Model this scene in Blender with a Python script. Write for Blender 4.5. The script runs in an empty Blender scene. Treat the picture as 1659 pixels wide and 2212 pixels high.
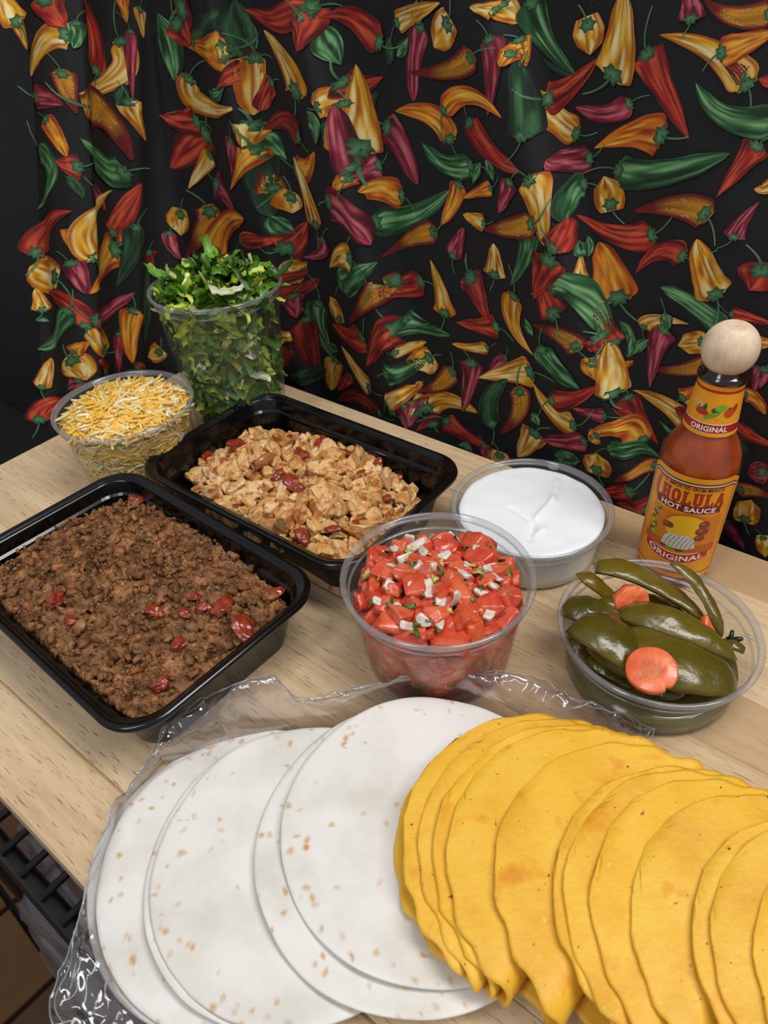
import bpy, bmesh, math, random
import numpy as np
from mathutils import Vector, Matrix, Euler
# ------------------------------------------------------------------ camera, light, exposure
TZ = 0.86                                   # height of the table top above the floor
CH, FPX, PITCH, ROLL = 0.36644, 1539.7, math.radians(38.812), math.radians(-3.89)
sc = bpy.context.scene
COL = sc.collection
_f = Vector((0, math.cos(PITCH), -math.sin(PITCH))); _u0 = Vector((0, math.sin(PITCH), math.cos(PITCH))); _r0 = Vector((1, 0, 0))
CR = math.cos(ROLL) * _r0 + math.sin(ROLL) * _u0
CU = -math.sin(ROLL) * _r0 + math.cos(ROLL) * _u0
CF = _f
cd = bpy.data.cameras.new('camera'); cam = bpy.data.objects.new('camera', cd); COL.objects.link(cam)
cd.sensor_fit = 'HORIZONTAL'; cd.sensor_width = 36.0; cd.lens = FPX / 1659 * 36
cd.clip_start = 0.01
m = Matrix((CR, CU, -CF)).transposed().to_4x4(); m.translation = (0, 0, CH + TZ); cam.matrix_world = m
cd.dof.use_dof = True; cd.dof.focus_distance = 0.46; cd.dof.aperture_fstop = 19.0
sc.camera = cam
w = bpy.data.worlds.new('room_light'); sc.world = w; w.use_nodes = True
w.node_tree.nodes['Background'].inputs[0].default_value = (0.92, 0.93, 1.0, 1)
w.node_tree.nodes['Background'].inputs[1].default_value = 0.34
def area(name, loc, target, sx, sy, power, col):
    l = bpy.data.lights.new(name, 'AREA'); l.shape = 'RECTANGLE'; l.size = sx; l.size_y = sy; l.energy = power; l.color = col
    o = bpy.data.objects.new(name, l); COL.objects.link(o); o.location = loc
    o.rotation_euler = (Vector(target) - Vector(loc)).to_track_quat('-Z', 'Y').to_euler(); return o
area('ceiling_tube_light', (0.62, 0.02, TZ + 1.45), (0.12, 0.28, TZ), 0.35, 1.20, 17, (1.0, 0.975, 0.94))
area('ceiling_tube_light', (-0.75, -0.45, TZ + 1.55), (-0.20, 0.20, TZ), 0.35, 1.20, 9.5, (0.95, 0.97, 1.0))
sc.view_settings.view_transform = 'Standard'; sc.view_settings.look = 'None'
sc.view_settings.exposure = 0.04; sc.view_settings.gamma = 1.0; sc.view_settings.use_curve_mapping = False
try:
    sc.cycles.transparent_max_bounces = 20; sc.cycles.max_bounces = 6; sc.cycles.diffuse_bounces = 3; sc.cycles.glossy_bounces = 3; sc.cycles.caustics_reflective = False; sc.cycles.caustics_refractive = False
except Exception: pass
rnd = random.Random(7); RN = np.random.RandomState(7)
# ------------------------------------------------------------------ geometry helpers (table top is z = 0 while building)
def ray(px, py):
    return CF + CR * ((px - 829.5) / FPX) - CU * ((py - 1106) / FPX)
def W(px, py, z=0.0):                      # point at height z above the table that the photo shows at that pixel
    d = ray(px, py); return Vector((0, 0, CH)) + d * ((z - CH) / d.z)
PA = Vector((-.0943, .6845, 0)); TD = Vector((.7618, -.6478, 0)).normalized()
TE = Vector((TD.y, -TD.x, 0))              # along the back edge; from the back edge towards the front
def TP(s, e, z=0.0): return PA + TD * s + TE * e + Vector((0, 0, z))
def lin(c):
    return tuple((x / 12.92 if x <= .04045 else ((x + .055) / 1.055) ** 2.4) for x in (v / 255 for v in c))
def C4(c): return (*lin(c), 1)
_P = np.random.RandomState(3).permutation(256); _P = np.r_[_P, _P, _P]
_G = np.random.RandomState(4).normal(size=(256, 3)); _G /= np.linalg.norm(_G, axis=1)[:, None]
def pnoise(P, scale=1.0, seed=0):
    P = np.asarray(P, float) * scale + seed * 17.31
    i = np.floor(P).astype(int); f = P - i; i &= 255; u = f * f * f * (f * (f * 6 - 15) + 10); out = 0
    for a in (0, 1):
        for b in (0, 1):
            for c in (0, 1):
                g = _G[_P[_P[_P[(i[..., 0] + a) & 255] + ((i[..., 1] + b) & 255)] + ((i[..., 2] + c) & 255)] & 255]
                dd = f - np.array([a, b, c]); wgt = (u[..., 0] if a else 1 - u[..., 0]) * (u[..., 1] if b else 1 - u[..., 1]) * (u[..., 2] if c else 1 - u[..., 2])
                out = out + wgt * (g * dd).sum(-1)
    return out
def fbm(P, scale=1.0, seed=0, octv=3):
    return sum(pnoise(P, scale * 2 ** k, seed + k) / 2 ** k for k in range(octv))
def p3(x, y, z=0): 
    x, y, z = np.broadcast_arrays(np.asarray(x, float), y, z); return np.stack([x, y, z], -1)
def mesh(name, V, F, cols=None, smooth=True):
    me = bpy.data.meshes.new(name); me.from_pydata(np.asarray(V, float).tolist(), [], F)
    if smooth: me.shade_smooth()
    if cols is not None:
        a = me.color_attributes.new('Col', 'FLOAT_COLOR', 'POINT')
        a.data.foreach_set('color', np.c_[np.asarray(cols, np.float32)[:, :3], np.ones(len(V), np.float32)].astype(np.float32).ravel())
    me.update(); return me
def obj(name, me, mt=None, parent=None, loc=None, rot=None):
    if mt is not None and not me.materials: me.materials.append(mt)
    o = bpy.data.objects.new(name, me); COL.objects.link(o)
    if parent is not None: o.parent = parent
    if loc is not None: o.location = loc
    if rot is not None: o.rotation_euler = rot
    return o
def empty(name, loc=(0, 0, 0), rot=(0, 0, 0)):
    o = bpy.data.objects.new(name, None); COL.objects.link(o); o.location = loc; o.rotation_euler = rot; o.empty_display_size = .02; return o
def tag(o, label, cat, group=None, kind=None):
    if label: o['label'] = label
    if cat: o['category'] = cat
    if group: o['group'] = group
    if kind: o['kind'] = kind
    return o
class MB:                                   # collects pieces into one mesh
    def __init__(s): s.V = []; s.F = []; s.C = []; s.n = 0
    def add(s, V, F, col=None):
        V = np.asarray(V, float); s.V.append(V); s.F += [tuple(int(i) + s.n for i in f) for f in F]; s.n += len(V)
        if col is not None: s.C.append(np.broadcast_to(np.asarray(col, float), (len(V), 3)))
    def mesh(s, name, smooth=True): return mesh(name, np.concatenate(s.V), s.F, np.concatenate(s.C) if s.C else None, smooth)
def gridfaces(nu, nv, wrap=False, off=0):
    F = []
    for i in range(nu - 1 + (1 if wrap else 0)):
        i2 = (i + 1) % nu
        for j in range(nv - 1): F.append((off + i * nv + j, off + i2 * nv + j, off + i2 * nv + j + 1, off + i * nv + j + 1))
    return F
def lathe(prof, n=96, cap0=False, cap1=False):
    prof = np.array(prof, float); th = np.linspace(0, 2 * np.pi, n, endpoint=False)
    V = np.stack([prof[None, :, 0] * np.cos(th)[:, None], prof[None, :, 0] * np.sin(th)[:, None], np.broadcast_to(prof[:, 1], (n, len(prof)))], -1).reshape(-1, 3)
    F = gridfaces(n, len(prof), True); k = len(prof)
    if cap0: F.append(tuple(i * k for i in range(n))[::-1])
    if cap1: F.append(tuple(i * k + k - 1 for i in range(n)))
    return V, F
def tube(pts, rad, n=8, caps=True):
    pts = np.array([tuple(p) for p in pts], float); k = len(pts); rad = np.broadcast_to(np.asarray(rad, float), (k,))
    t = np.gradient(pts, axis=0); t /= np.linalg.norm(t, axis=1)[:, None] + 1e-12
    up = np.array([0, 0, 1.]) if abs(t[0, 2]) < .9 else np.array([1., 0, 0]); V = []
    for i in range(k):
        s = np.cross(t[i], up); s /= np.linalg.norm(s) + 1e-12; up = np.cross(s, t[i])
        a = np.linspace(0, 2 * np.pi, n, endpoint=False)
        V.append(pts[i] + rad[i] * (np.cos(a)[:, None] * s + np.sin(a)[:, None] * up))
    F = []
    for i in range(k - 1):
        for j in range(n): F.append((i * n + j, i * n + (j + 1) % n, (i + 1) * n + (j + 1) % n, (i + 1) * n + j))
    if caps: F += [tuple(range(n))[::-1], tuple((k - 1) * n + j for j in range(n))]
    return np.concatenate(V), F
def ico(sub):
    bm = bmesh.new(); bmesh.ops.create_icosphere(bm, subdivisions=sub, radius=1)
    V = np.array([v.co[:] for v in bm.verts]); F = [tuple(v.index for v in f.verts) for f in bm.faces]; bm.free(); return V, F
ICO = {k: ico(k) for k in (1, 2, 3, 4)}
def bevel_box(sx, sy, sz, b):              # box with chamfered edges, centred
    bm = bmesh.new(); bmesh.ops.create_cube(bm, size=1)
    for v in bm.verts: v.co = Vector((v.co.x * sx, v.co.y * sy, v.co.z * sz))
    bmesh.ops.bevel(bm, geom=bm.edges[:], offset=b, segments=1, affect='EDGES')
    V = np.array([v.co[:] for v in bm.verts]); F = [tuple(v.index for v in f.verts) for f in bm.faces]; bm.free(); return V, F
def chunk(seed, sub=3, power=6, cuts=5, dmin=.45, dmax=.85, nz=.05, nscale=2.5, size=(1, 1, 1)):
    r = np.random.RandomState(seed); V, F = ICO[sub]; V = V.copy()
    V /= ((np.abs(V) ** power).sum(1) ** (1 / power))[:, None]
    for _ in range(cuts):
        n = r.normal(size=3); n /= np.linalg.norm(n); ex = np.maximum(0, V @ n - r.uniform(dmin, dmax) * 1.25); V -= ex[:, None] * n
    V *= (1 + nz * fbm(V, nscale, seed, 3)[:, None] * 2); return V * np.array(size), F
def rotm(seed=None, r=None):
    q = (r or np.random.RandomState(seed)).normal(size=4); q /= np.linalg.norm(q); w_, x, y, z = q
    return np.array([[1 - 2 * (y * y + z * z), 2 * (x * y - z * w_), 2 * (x * z + y * w_)], [2 * (x * y + z * w_), 1 - 2 * (x * x + z * z), 2 * (y * z - x * w_)], [2 * (x * z - y * w_), 2 * (y * z + x * w_), 1 - 2 * (x * x + y * y)]])
# ------------------------------------------------------------------ materials
def M(name, base=(200, 200, 200), rough=.5, ramp=None, scale=20., detail=4., stretch=None, coord='Object', attr=False, rndramp=None, rndmix=.5,
      spots=None, bump=0., bscale=200., bdist=.0005, coat=0., sss=0., sssr=(.004, .002, .001), metallic=0., spec=.5, vary=0.):
    mt = bpy.data.materials.new(name); mt.use_nodes = True; nt = mt.node_tree; N = nt.nodes; L = nt.links; b = N['Principled BSDF']
    b.inputs['Base Color'].default_value = C4(base); b.inputs['Roughness'].default_value = rough; b.inputs['Metallic'].default_value = metallic
    b.inputs['Specular IOR Level'].default_value = spec
    b.inputs['Coat Weight'].default_value = coat; b.inputs['Coat Roughness'].default_value = .08
    if sss: b.inputs['Subsurface Weight'].default_value = sss; b.inputs['Subsurface Radius'].default_value = sssr; b.inputs['Subsurface Scale'].default_value = 1.0
    tc = N.new('ShaderNodeTexCoord'); src = tc.outputs[coord]; oi = N.new('ShaderNodeObjectInfo')
    if vary or rndramp:                      # shift the texture from copy to copy
        ad = N.new('ShaderNodeVectorMath'); ad.operation = 'ADD'; cmb = N.new('ShaderNodeCombineXYZ')
        mu = N.new('ShaderNodeMath'); mu.operation = 'MULTIPLY'; mu.inputs[1].default_value = 7.3; L.new(oi.outputs['Random'], mu.inputs[0])
        for k in range(3): L.new(mu.outputs[0], cmb.inputs[k])
        L.new(src, ad.inputs[0]); L.new(cmb.outputs[0], ad.inputs[1]); src = ad.outputs[0]
    if stretch:
        mp = N.new('ShaderNodeMapping'); mp.inputs['Scale'].default_value = stretch; L.new(src, mp.inputs[0]); src2 = mp.outputs[0]
    else: src2 = src
    def Ramp(stops, fac, interp='LINEAR'):
        r = N.new('ShaderNodeValToRGB'); r.color_ramp.interpolation = interp; e = r.color_ramp.elements
        while len(e) < len(stops): e.new(.5)
        for k, (p, c) in enumerate(stops): e[k].position = p; e[k].color = C4(c)
        L.new(fac, r.inputs[0]); return r.outputs[0]
    def Noise(v, s, d=4., rg=.55):
        n = N.new('ShaderNodeTexNoise'); n.inputs['Scale'].default_value = s; n.inputs['Detail'].default_value = d; n.inputs['Roughness'].default_value = rg; L.new(v, n.inputs['Vector']); return n.outputs['Fac']
    def Mix(fac, a, c, mode='MIX'):
        x = N.new('ShaderNodeMix'); x.data_type = 'RGBA'; x.blend_type = mode
        if isinstance(fac, float): x.inputs['Factor'].default_value = fac
        else: L.new(fac, x.inputs['Factor'])
        for s, q in (('A', a), ('B', c)):
            sk = [i for i in x.inputs if i.name == s and i.type == 'RGBA'][0]
            if isinstance(q, tuple): sk.default_value = C4(q)
            else: L.new(q, sk)
        return [o for o in x.outputs if o.type == 'RGBA'][0]
    col = None
    if ramp: col = Ramp(ramp, Noise(src2, scale, detail))
    if attr:
        a = N.new('ShaderNodeAttribute'); a.attribute_name = 'Col'; col = a.outputs['Color'] if col is None else Mix(1.0, a.outputs['Color'], col, 'MULTIPLY')
    if rndramp:
        c2 = Ramp(rndramp, oi.outputs['Random']); col = c2 if col is None else Mix(rndmix, col, c2)
    for sp in (spots or []):                 # (noise scale, low, high, colour)
        s, lo, hi, c = sp[:4]
        f = N.new('ShaderNodeMapRange'); f.inputs['From Min'].default_value = lo; f.inputs['From Max'].default_value = hi; L.new(Noise(src2 if len(sp) > 4 else src, s, 3., .5), f.inputs['Value'])
        col = Mix(f.outputs[0], col if col is not None else base, c)
    if col is not None: L.new(col, b.inputs['Base Color'])
    if bump:
        bn = N.new('ShaderNodeBump'); bn.inputs['Strength'].default_value = bump; bn.inputs['Distance'].default_value = bdist
        L.new(Noise(src2 if stretch else src, bscale, 4., .6), bn.inputs['Height']); L.new(bn.outputs[0], b.inputs['Normal'])
    mt['_'] = 1; return mt
def clear(name, tint=(250, 250, 250), haze=.05, hazecol=(230, 232, 235), rough=.06, gloss=1.0, ior=1.46):
    mt = bpy.data.materials.new(name); mt.use_nodes = True; nt = mt.node_tree; N = nt.nodes; L = nt.links; N.remove(N['Principled BSDF']); out = N['Material Output']
    tr = N.new('ShaderNodeBsdfTransparent'); tr.inputs[0].default_value = C4(tint)
    df = N.new('ShaderNodeBsdfDiffuse'); df.inputs[0].default_value = C4(hazecol); tl = N.new('ShaderNodeBsdfTranslucent'); tl.inputs[0].default_value = C4(hazecol)
    m0 = N.new('ShaderNodeMixShader'); m0.inputs[0].default_value = .5; L.new(df.outputs[0], m0.inputs[1]); L.new(tl.outputs[0], m0.inputs[2])
    m1 = N.new('ShaderNodeMixShader'); m1.inputs[0].default_value = haze; L.new(tr.outputs[0], m1.inputs[1]); L.new(m0.outputs[0], m1.inputs[2])
    gl = N.new('ShaderNodeBsdfGlossy'); gl.inputs['Roughness'].default_value = rough
    lw = N.new('ShaderNodeLayerWeight'); lw.inputs[0].default_value = .5        # Schlick term, the same from both sides of the film
    pw = N.new('ShaderNodeMath'); pw.operation = 'POWER'; pw.inputs[1].default_value = 5.0; L.new(lw.outputs['Facing'], pw.inputs[0])
    mu = N.new('ShaderNodeMath'); mu.operation = 'MULTIPLY_ADD'; mu.inputs[1].default_value = .5 * gloss; mu.inputs[2].default_value = .045 * gloss; mu.use_clamp = True; L.new(pw.outputs[0], mu.inputs[0])
    m2 = N.new('ShaderNodeMixShader'); L.new(mu.outputs[0], m2.inputs[0]); L.new(m1.outputs[0], m2.inputs[1]); L.new(gl.outputs[0], m2.inputs[2]); L.new(m2.outputs[0], out.inputs[0])
    return mt
# ------------------------------------------------------------------ the setting
m_tile = M('quarry_tile', ramp=[(.3, (84, 54, 24)), (.7, (116, 76, 32))], scale=9, rough=.6, rndramp=[(0, (82, 52, 22)), (1, (122, 80, 34))], rndmix=.5, bump=.3, bscale=90)
m_grout = M('dark_grout', (30, 26, 23), .9)
floor = obj('floor', mesh('floor', [(-3, -2, -TZ), (3, -2, -TZ), (3, 3, -TZ), (-3, 3, -TZ)], [(0, 1, 2, 3)], smooth=False), m_grout)
tag(floor, 'brown quarry tile floor with dark joints far below the table', 'floor', kind='structure')
tv, tf = bevel_box(.149, .149, .012, .0015); tile_me = mesh('tile', tv, tf, smooth=False)
ta = math.radians(-43.5); t1 = Vector((math.cos(ta), math.sin(ta), 0)); t2 = Vector((-math.sin(ta), math.cos(ta), 0)); t0 = Vector((-.6632, .5417, -TZ + .0045))
for i in range(-5, 8):
    for j in range(-7, 5):
        p = t0 + t1 * (.158 * (i + .5)) + t2 * (.158 * (j + .5))
        if p.x < .1 and p.y < 1.3: obj('tile', tile_me, m_tile, floor, p, (0, 0, ta))
m_wall = M('charcoal_wall', ramp=[(.35, (15, 16, 17)), (.7, (26, 27, 28))], scale=14, rough=.7, bump=.2, bscale=60)
bv, bf = bevel_box(4.6, .05, 2.6, .004)
wall = obj('wall_back', mesh('wall_back', bv, bf, smooth=False), m_wall, loc=TP(.2, -.45, 1.3 - TZ + .002), rot=(0, 0, math.atan2(TD.y, TD.x)))
tag(wall, 'plain dark charcoal wall behind the pepper curtain', 'wall', kind='structure')
# ------------------------------------------------------------------ butcher block top on a wire shelf
m_wood = M('rubberwood', ramp=[(.30, (190, 158, 118)), (.48, (216, 188, 148)), (.66, (230, 206, 168))], scale=3.0, detail=7, stretch=(5, 60, 60), rough=.45, vary=1,
           rndramp=[(0, (204, 172, 132)), (.5, (222, 196, 158)), (1, (212, 180, 140))], rndmix=.45, bump=.10, bscale=8,
           spots=[(15.0, .60, .70, (158, 122, 84), 1), (2.2, .56, .8, (182, 146, 106))])
top = empty('table_top', TP(.30, .219)); top.rotation_euler = (0, 0, math.atan2(TD.y, TD.x))
tag(top, 'light butcher block table top of long glued wood staves', 'table')
nst = 10; sw = .438 / nst; S0, S1 = -.123, .80
for k in range(nst):
    v, f = bevel_box(S1 - S0, sw - .00012, .026, .0006 if 0 < k < nst - 1 else .0016)
    obj('plank', mesh('plank', v, f, smooth=False), m_wood, top, ((S0 + S1) / 2 - .30, .219 - (k + .5) * sw, -.013))
m_rack = M('black_epoxy_wire', (12, 12, 13), .32)
rack = empty('wire_shelf', TP(.25, .44, -.06)); tag(rack, 'black coated wire shelf that carries the wooden table top', 'shelf')
r0 = rack.location
def rackpart(name, pts, rad):
    v, f = tube([tuple(Vector(p) - r0) for p in pts], rad, 10); return obj(name, mesh(name, v, f), m_rack, rack)
rackpart('rail', [TP(-.1, .452, -.036), TP(.3, .452, -.036), TP(.8, .452, -.036)], .0058)
rackpart('rail', [TP(-.1, .454, -.083), TP(.3, .454, -.083), TP(.8, .454, -.083)], .0042)
rackpart('rail', [TP(-.1, .03, -.036), TP(.3, .03, -.036), TP(.8, .03, -.036)], .0058)
wv, wf = tube([tuple(TE * -.215), (0, 0, 0), tuple(TE * .215)], .0022, 10); wire_me = mesh('wire', wv, wf)
for k in range(40):
    s = .1846 + .0209 * (k - 13)
    obj('wire', wire_me, m_rack, rack, TP(s, .240, -.0295) - r0)
for k in range(16):
    a, b = -.08 + k * .052, -.08 + (k + .5) * .052
    rackpart('brace', [TP(a, .453, -.040), TP((a + b) / 2, .4535, -.061), TP(b, .454, -.081)], .0022); rackpart('brace', [TP(b, .454, -.081), TP(b + .013, .4535, -.061), TP(b + .026, .453, -.040)], .0022)
for s, e in ((-.09, .452), (.79, .452), (-.09, .03), (.79, .03)):
    rackpart('post', [TP(s, e, -TZ + .001), TP(s, e, -.4), TP(s, e, -.0275)], .0125)
# ------------------------------------------------------------------ pepper curtain
CS, CE, CO = -.150, -.035, TP(0, 0); HEM = -.26
# l runs along the cloth: l > 0 along the back edge of the table, l < 0 round the corner and along its left edge
def hit(px, py, h=0.0):
    d = ray(px, py); o = Vector((0, 0, CH)) - PA; t = (CS + h - o.dot(TD)) / d.dot(TD); P = o + d * t
    if t > 0 and P.dot(TE) > CE + h: return -(P.dot(TE) - CE), P.z
    P = o + d * ((CE + h - o.dot(TE)) / d.dot(TE)); return P.dot(TD) - CS, P.z
def cpix(px, py): return hit(px, py)
# crests: two pixels on the crest, reach on its left side, reach on its right side, height
CREST = [((30, 60), (95, 700), .020, .014, .012), ((120, 150), (150, 700), .022, .016, -.010), ((168, 300), (196, 800), .030, .012, .018), ((250, 300), (262, 700), .020, .022, -.010), ((290, 200), (292, 600), .014, .014, .006),
         ((352, 60), (372, 520), .012, .04, .010), ((430, 60), (470, 500), .03, .03, -.006), ((508, 60), (610, 520), .060, .010, .022), ((545, 60), (655, 520), .018, .05, -.008),
         ((690, 60), (915, 925), .065, .010, .022), ((730, 60), (960, 925), .018, .05, -.006), ((1100, 60), (1258, 600), .09, .009, .018), ((1150, 60), (1310, 600), .02, .06, -.006),
         ((1500, 60), (1560, 600), .10, .08, .010)]
CR2 = []
for a, b, wl, wr, hh in CREST:
    (s1, z1), (s2, z2) = cpix(*a), cpix(*b); k = (s2 - s1) / (z2 - z1); CR2.append((s1 - k * z1, k, wl, wr, hh))
def cloth_hx(s, z):
    h = .003 * fbm(p3(s, z * .35), 9, 5, 2)
    for c0, k, wl, wr, hh in CR2:
        x = s - (c0 + k * np.clip(z, -.12, .4)); h = h + hh * np.where(x < 0, np.exp(-(x / wl) ** 2 * 1.5), np.exp(-(x / wr) ** 2 * 1.5))
    return np.minimum(h, np.where(z < .02, .020, .026))
_ts, _tz, _st = -.40, -.40, .0015; _gs, _gz = np.meshgrid(_ts + _st * np.arange(1400), _tz + _st * np.arange(900), indexing='ij'); _HT = cloth_hx(_gs, _gz)
def cloth_h(s, z):                           # the folds, looked up from a fine table
    x = np.clip((s - _ts) / _st, 0, 1397.9); y = np.clip((z - _tz) / _st, 0, 897.9); i = np.floor(x).astype(int); j = np.floor(y).astype(int); x = x - i; y = y - j
    return (_HT[i, j] * (1 - x) + _HT[i + 1, j] * x) * (1 - y) + (_HT[i, j + 1] * (1 - x) + _HT[i + 1, j + 1] * x) * y
def cloth0(s, z):
    w_ = .014; h = cloth_h(s, z); ex = np.exp(-np.abs(s) / w_); lg = w_ * np.log1p(ex); a = CS + np.maximum(s, 0) + lg; b = CE + np.maximum(-s, 0) + lg
    k = 1 / (1 + np.exp(np.clip(-s / w_, -50, 50))); nx, ny = 1 - k, k; L = np.hypot(nx, ny); a = a + h * nx / L; b = b + h * ny / L     # normal turns from the left panel to the back panel
    D, E_, O = (np.array(x[:]) for x in (TD, TE, CO)); return O + a[..., None] * D + b[..., None] * E_ + np.asarray(z)[..., None] * np.array([0, 0, 1.])
def cloth(s, z, off=0.0):
    s = np.asarray(s, float); z = np.asarray(z, float) + 0 * s; e = .0012; P = cloth0(s, z)
    if np.ndim(off) == 0 and off == 0: return P
    n = np.cross(cloth0(s + e, z) - cloth0(s - e, z), cloth0(s, z + e) - cloth0(s, z - e)); n /= np.linalg.norm(n, axis=-1)[..., None] + 1e-15
    return P + n * off
def cpix2(px, py):                           # the same on the folded cloth
    h = 0.0
    for _ in range(12): s, z = hit(px, py, h); h = .5 * h + .5 * float(cloth_h(np.array(s), np.array(z)))
    return s, z
m_cloth = M('black_cotton', (17, 17, 19), .85, ramp=[(.3, (14, 14, 16)), (.7, (24, 24, 26))], scale=30, bump=.25, bscale=900, bdist=.0003)
m_print = M('pepper_print', attr=True, rough=.8, ramp=[(.3, (205, 205, 205)), (.7, (255, 255, 255))], scale=45, detail=6, bump=.2, bscale=900, bdist=.0003)
curtain = empty('pepper_curtain', tuple(CO + Vector((0, 0, HEM)))); tag(curtain, 'black cotton curtain printed with red yellow and green chili peppers', 'curtain')
LB = [cpix(-60, -150), cpix(5, 0), cpix(55, 120), cpix(66, 250), cpix(70, 500), cpix(76, 700), cpix(85, 880), cpix(100, 925)]
lz = np.array([p[1] for p in LB]); ls = np.array([p[0] for p in LB]); od = np.argsort(lz)
def sleft(z): return np.interp(z, lz[od], ls[od])
nz_, ns_ = 250, 440
tt = np.linspace(0, 1, ns_); vv = np.linspace(0, 1, nz_)[:, None]; s0_ = -.24 + 1.16 * tt; hem = np.interp(s0_, [-.25, -.19, -.02, .10], [-.004, -.03, -.10, HEM])
ZZ = hem[None] + (.62 - hem[None]) * vv ** 1.0; SS = sleft(ZZ) + (0.92 - sleft(ZZ)) * tt[None]
front = cloth(SS, ZZ).reshape(-1, 3); back = cloth(SS, ZZ, -.0006).reshape(-1, 3)
F = gridfaces(nz_, ns_); nF = nz_ * ns_
F2 = [tuple(i + nF for i in f[::-1]) for f in F]
cv0 = np.array(curtain.location)
obj('cloth', mesh('cloth', np.concatenate([front, back]) - cv0, F + F2), m_cloth, curtain)
PAL = {'R': [(84, 8, 14), (176, 34, 28), (226, 96, 56)], 'P': [(74, 6, 30), (152, 26, 54), (214, 112, 126)], 'Y': [(176, 92, 10), (242, 182, 26), (255, 242, 176)],
       'O': [(156, 52, 10), (236, 138, 24), (252, 206, 74)], 'G': [(16, 50, 26), (44, 108, 58), (140, 196, 134)], 'D': [(10, 28, 18), (24, 62, 36), (60, 110, 66)],
       'X': [(54, 8, 14), (128, 24, 22), (190, 64, 26)]}
PAL = {k: [np.array(lin(c)) for c in v] for k, v in PAL.items()}
GREEN = np.array(lin((30, 84, 44))); GREEN2 = np.array(lin((104, 156, 108)))
pr = MB(); RP = np.random.RandomState(11)
def putprint(S, Z, F, col, off):
    pr.add(cloth(S, Z, off).reshape(-1, 3) - cv0, F, col.reshape(-1, 3))
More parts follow.
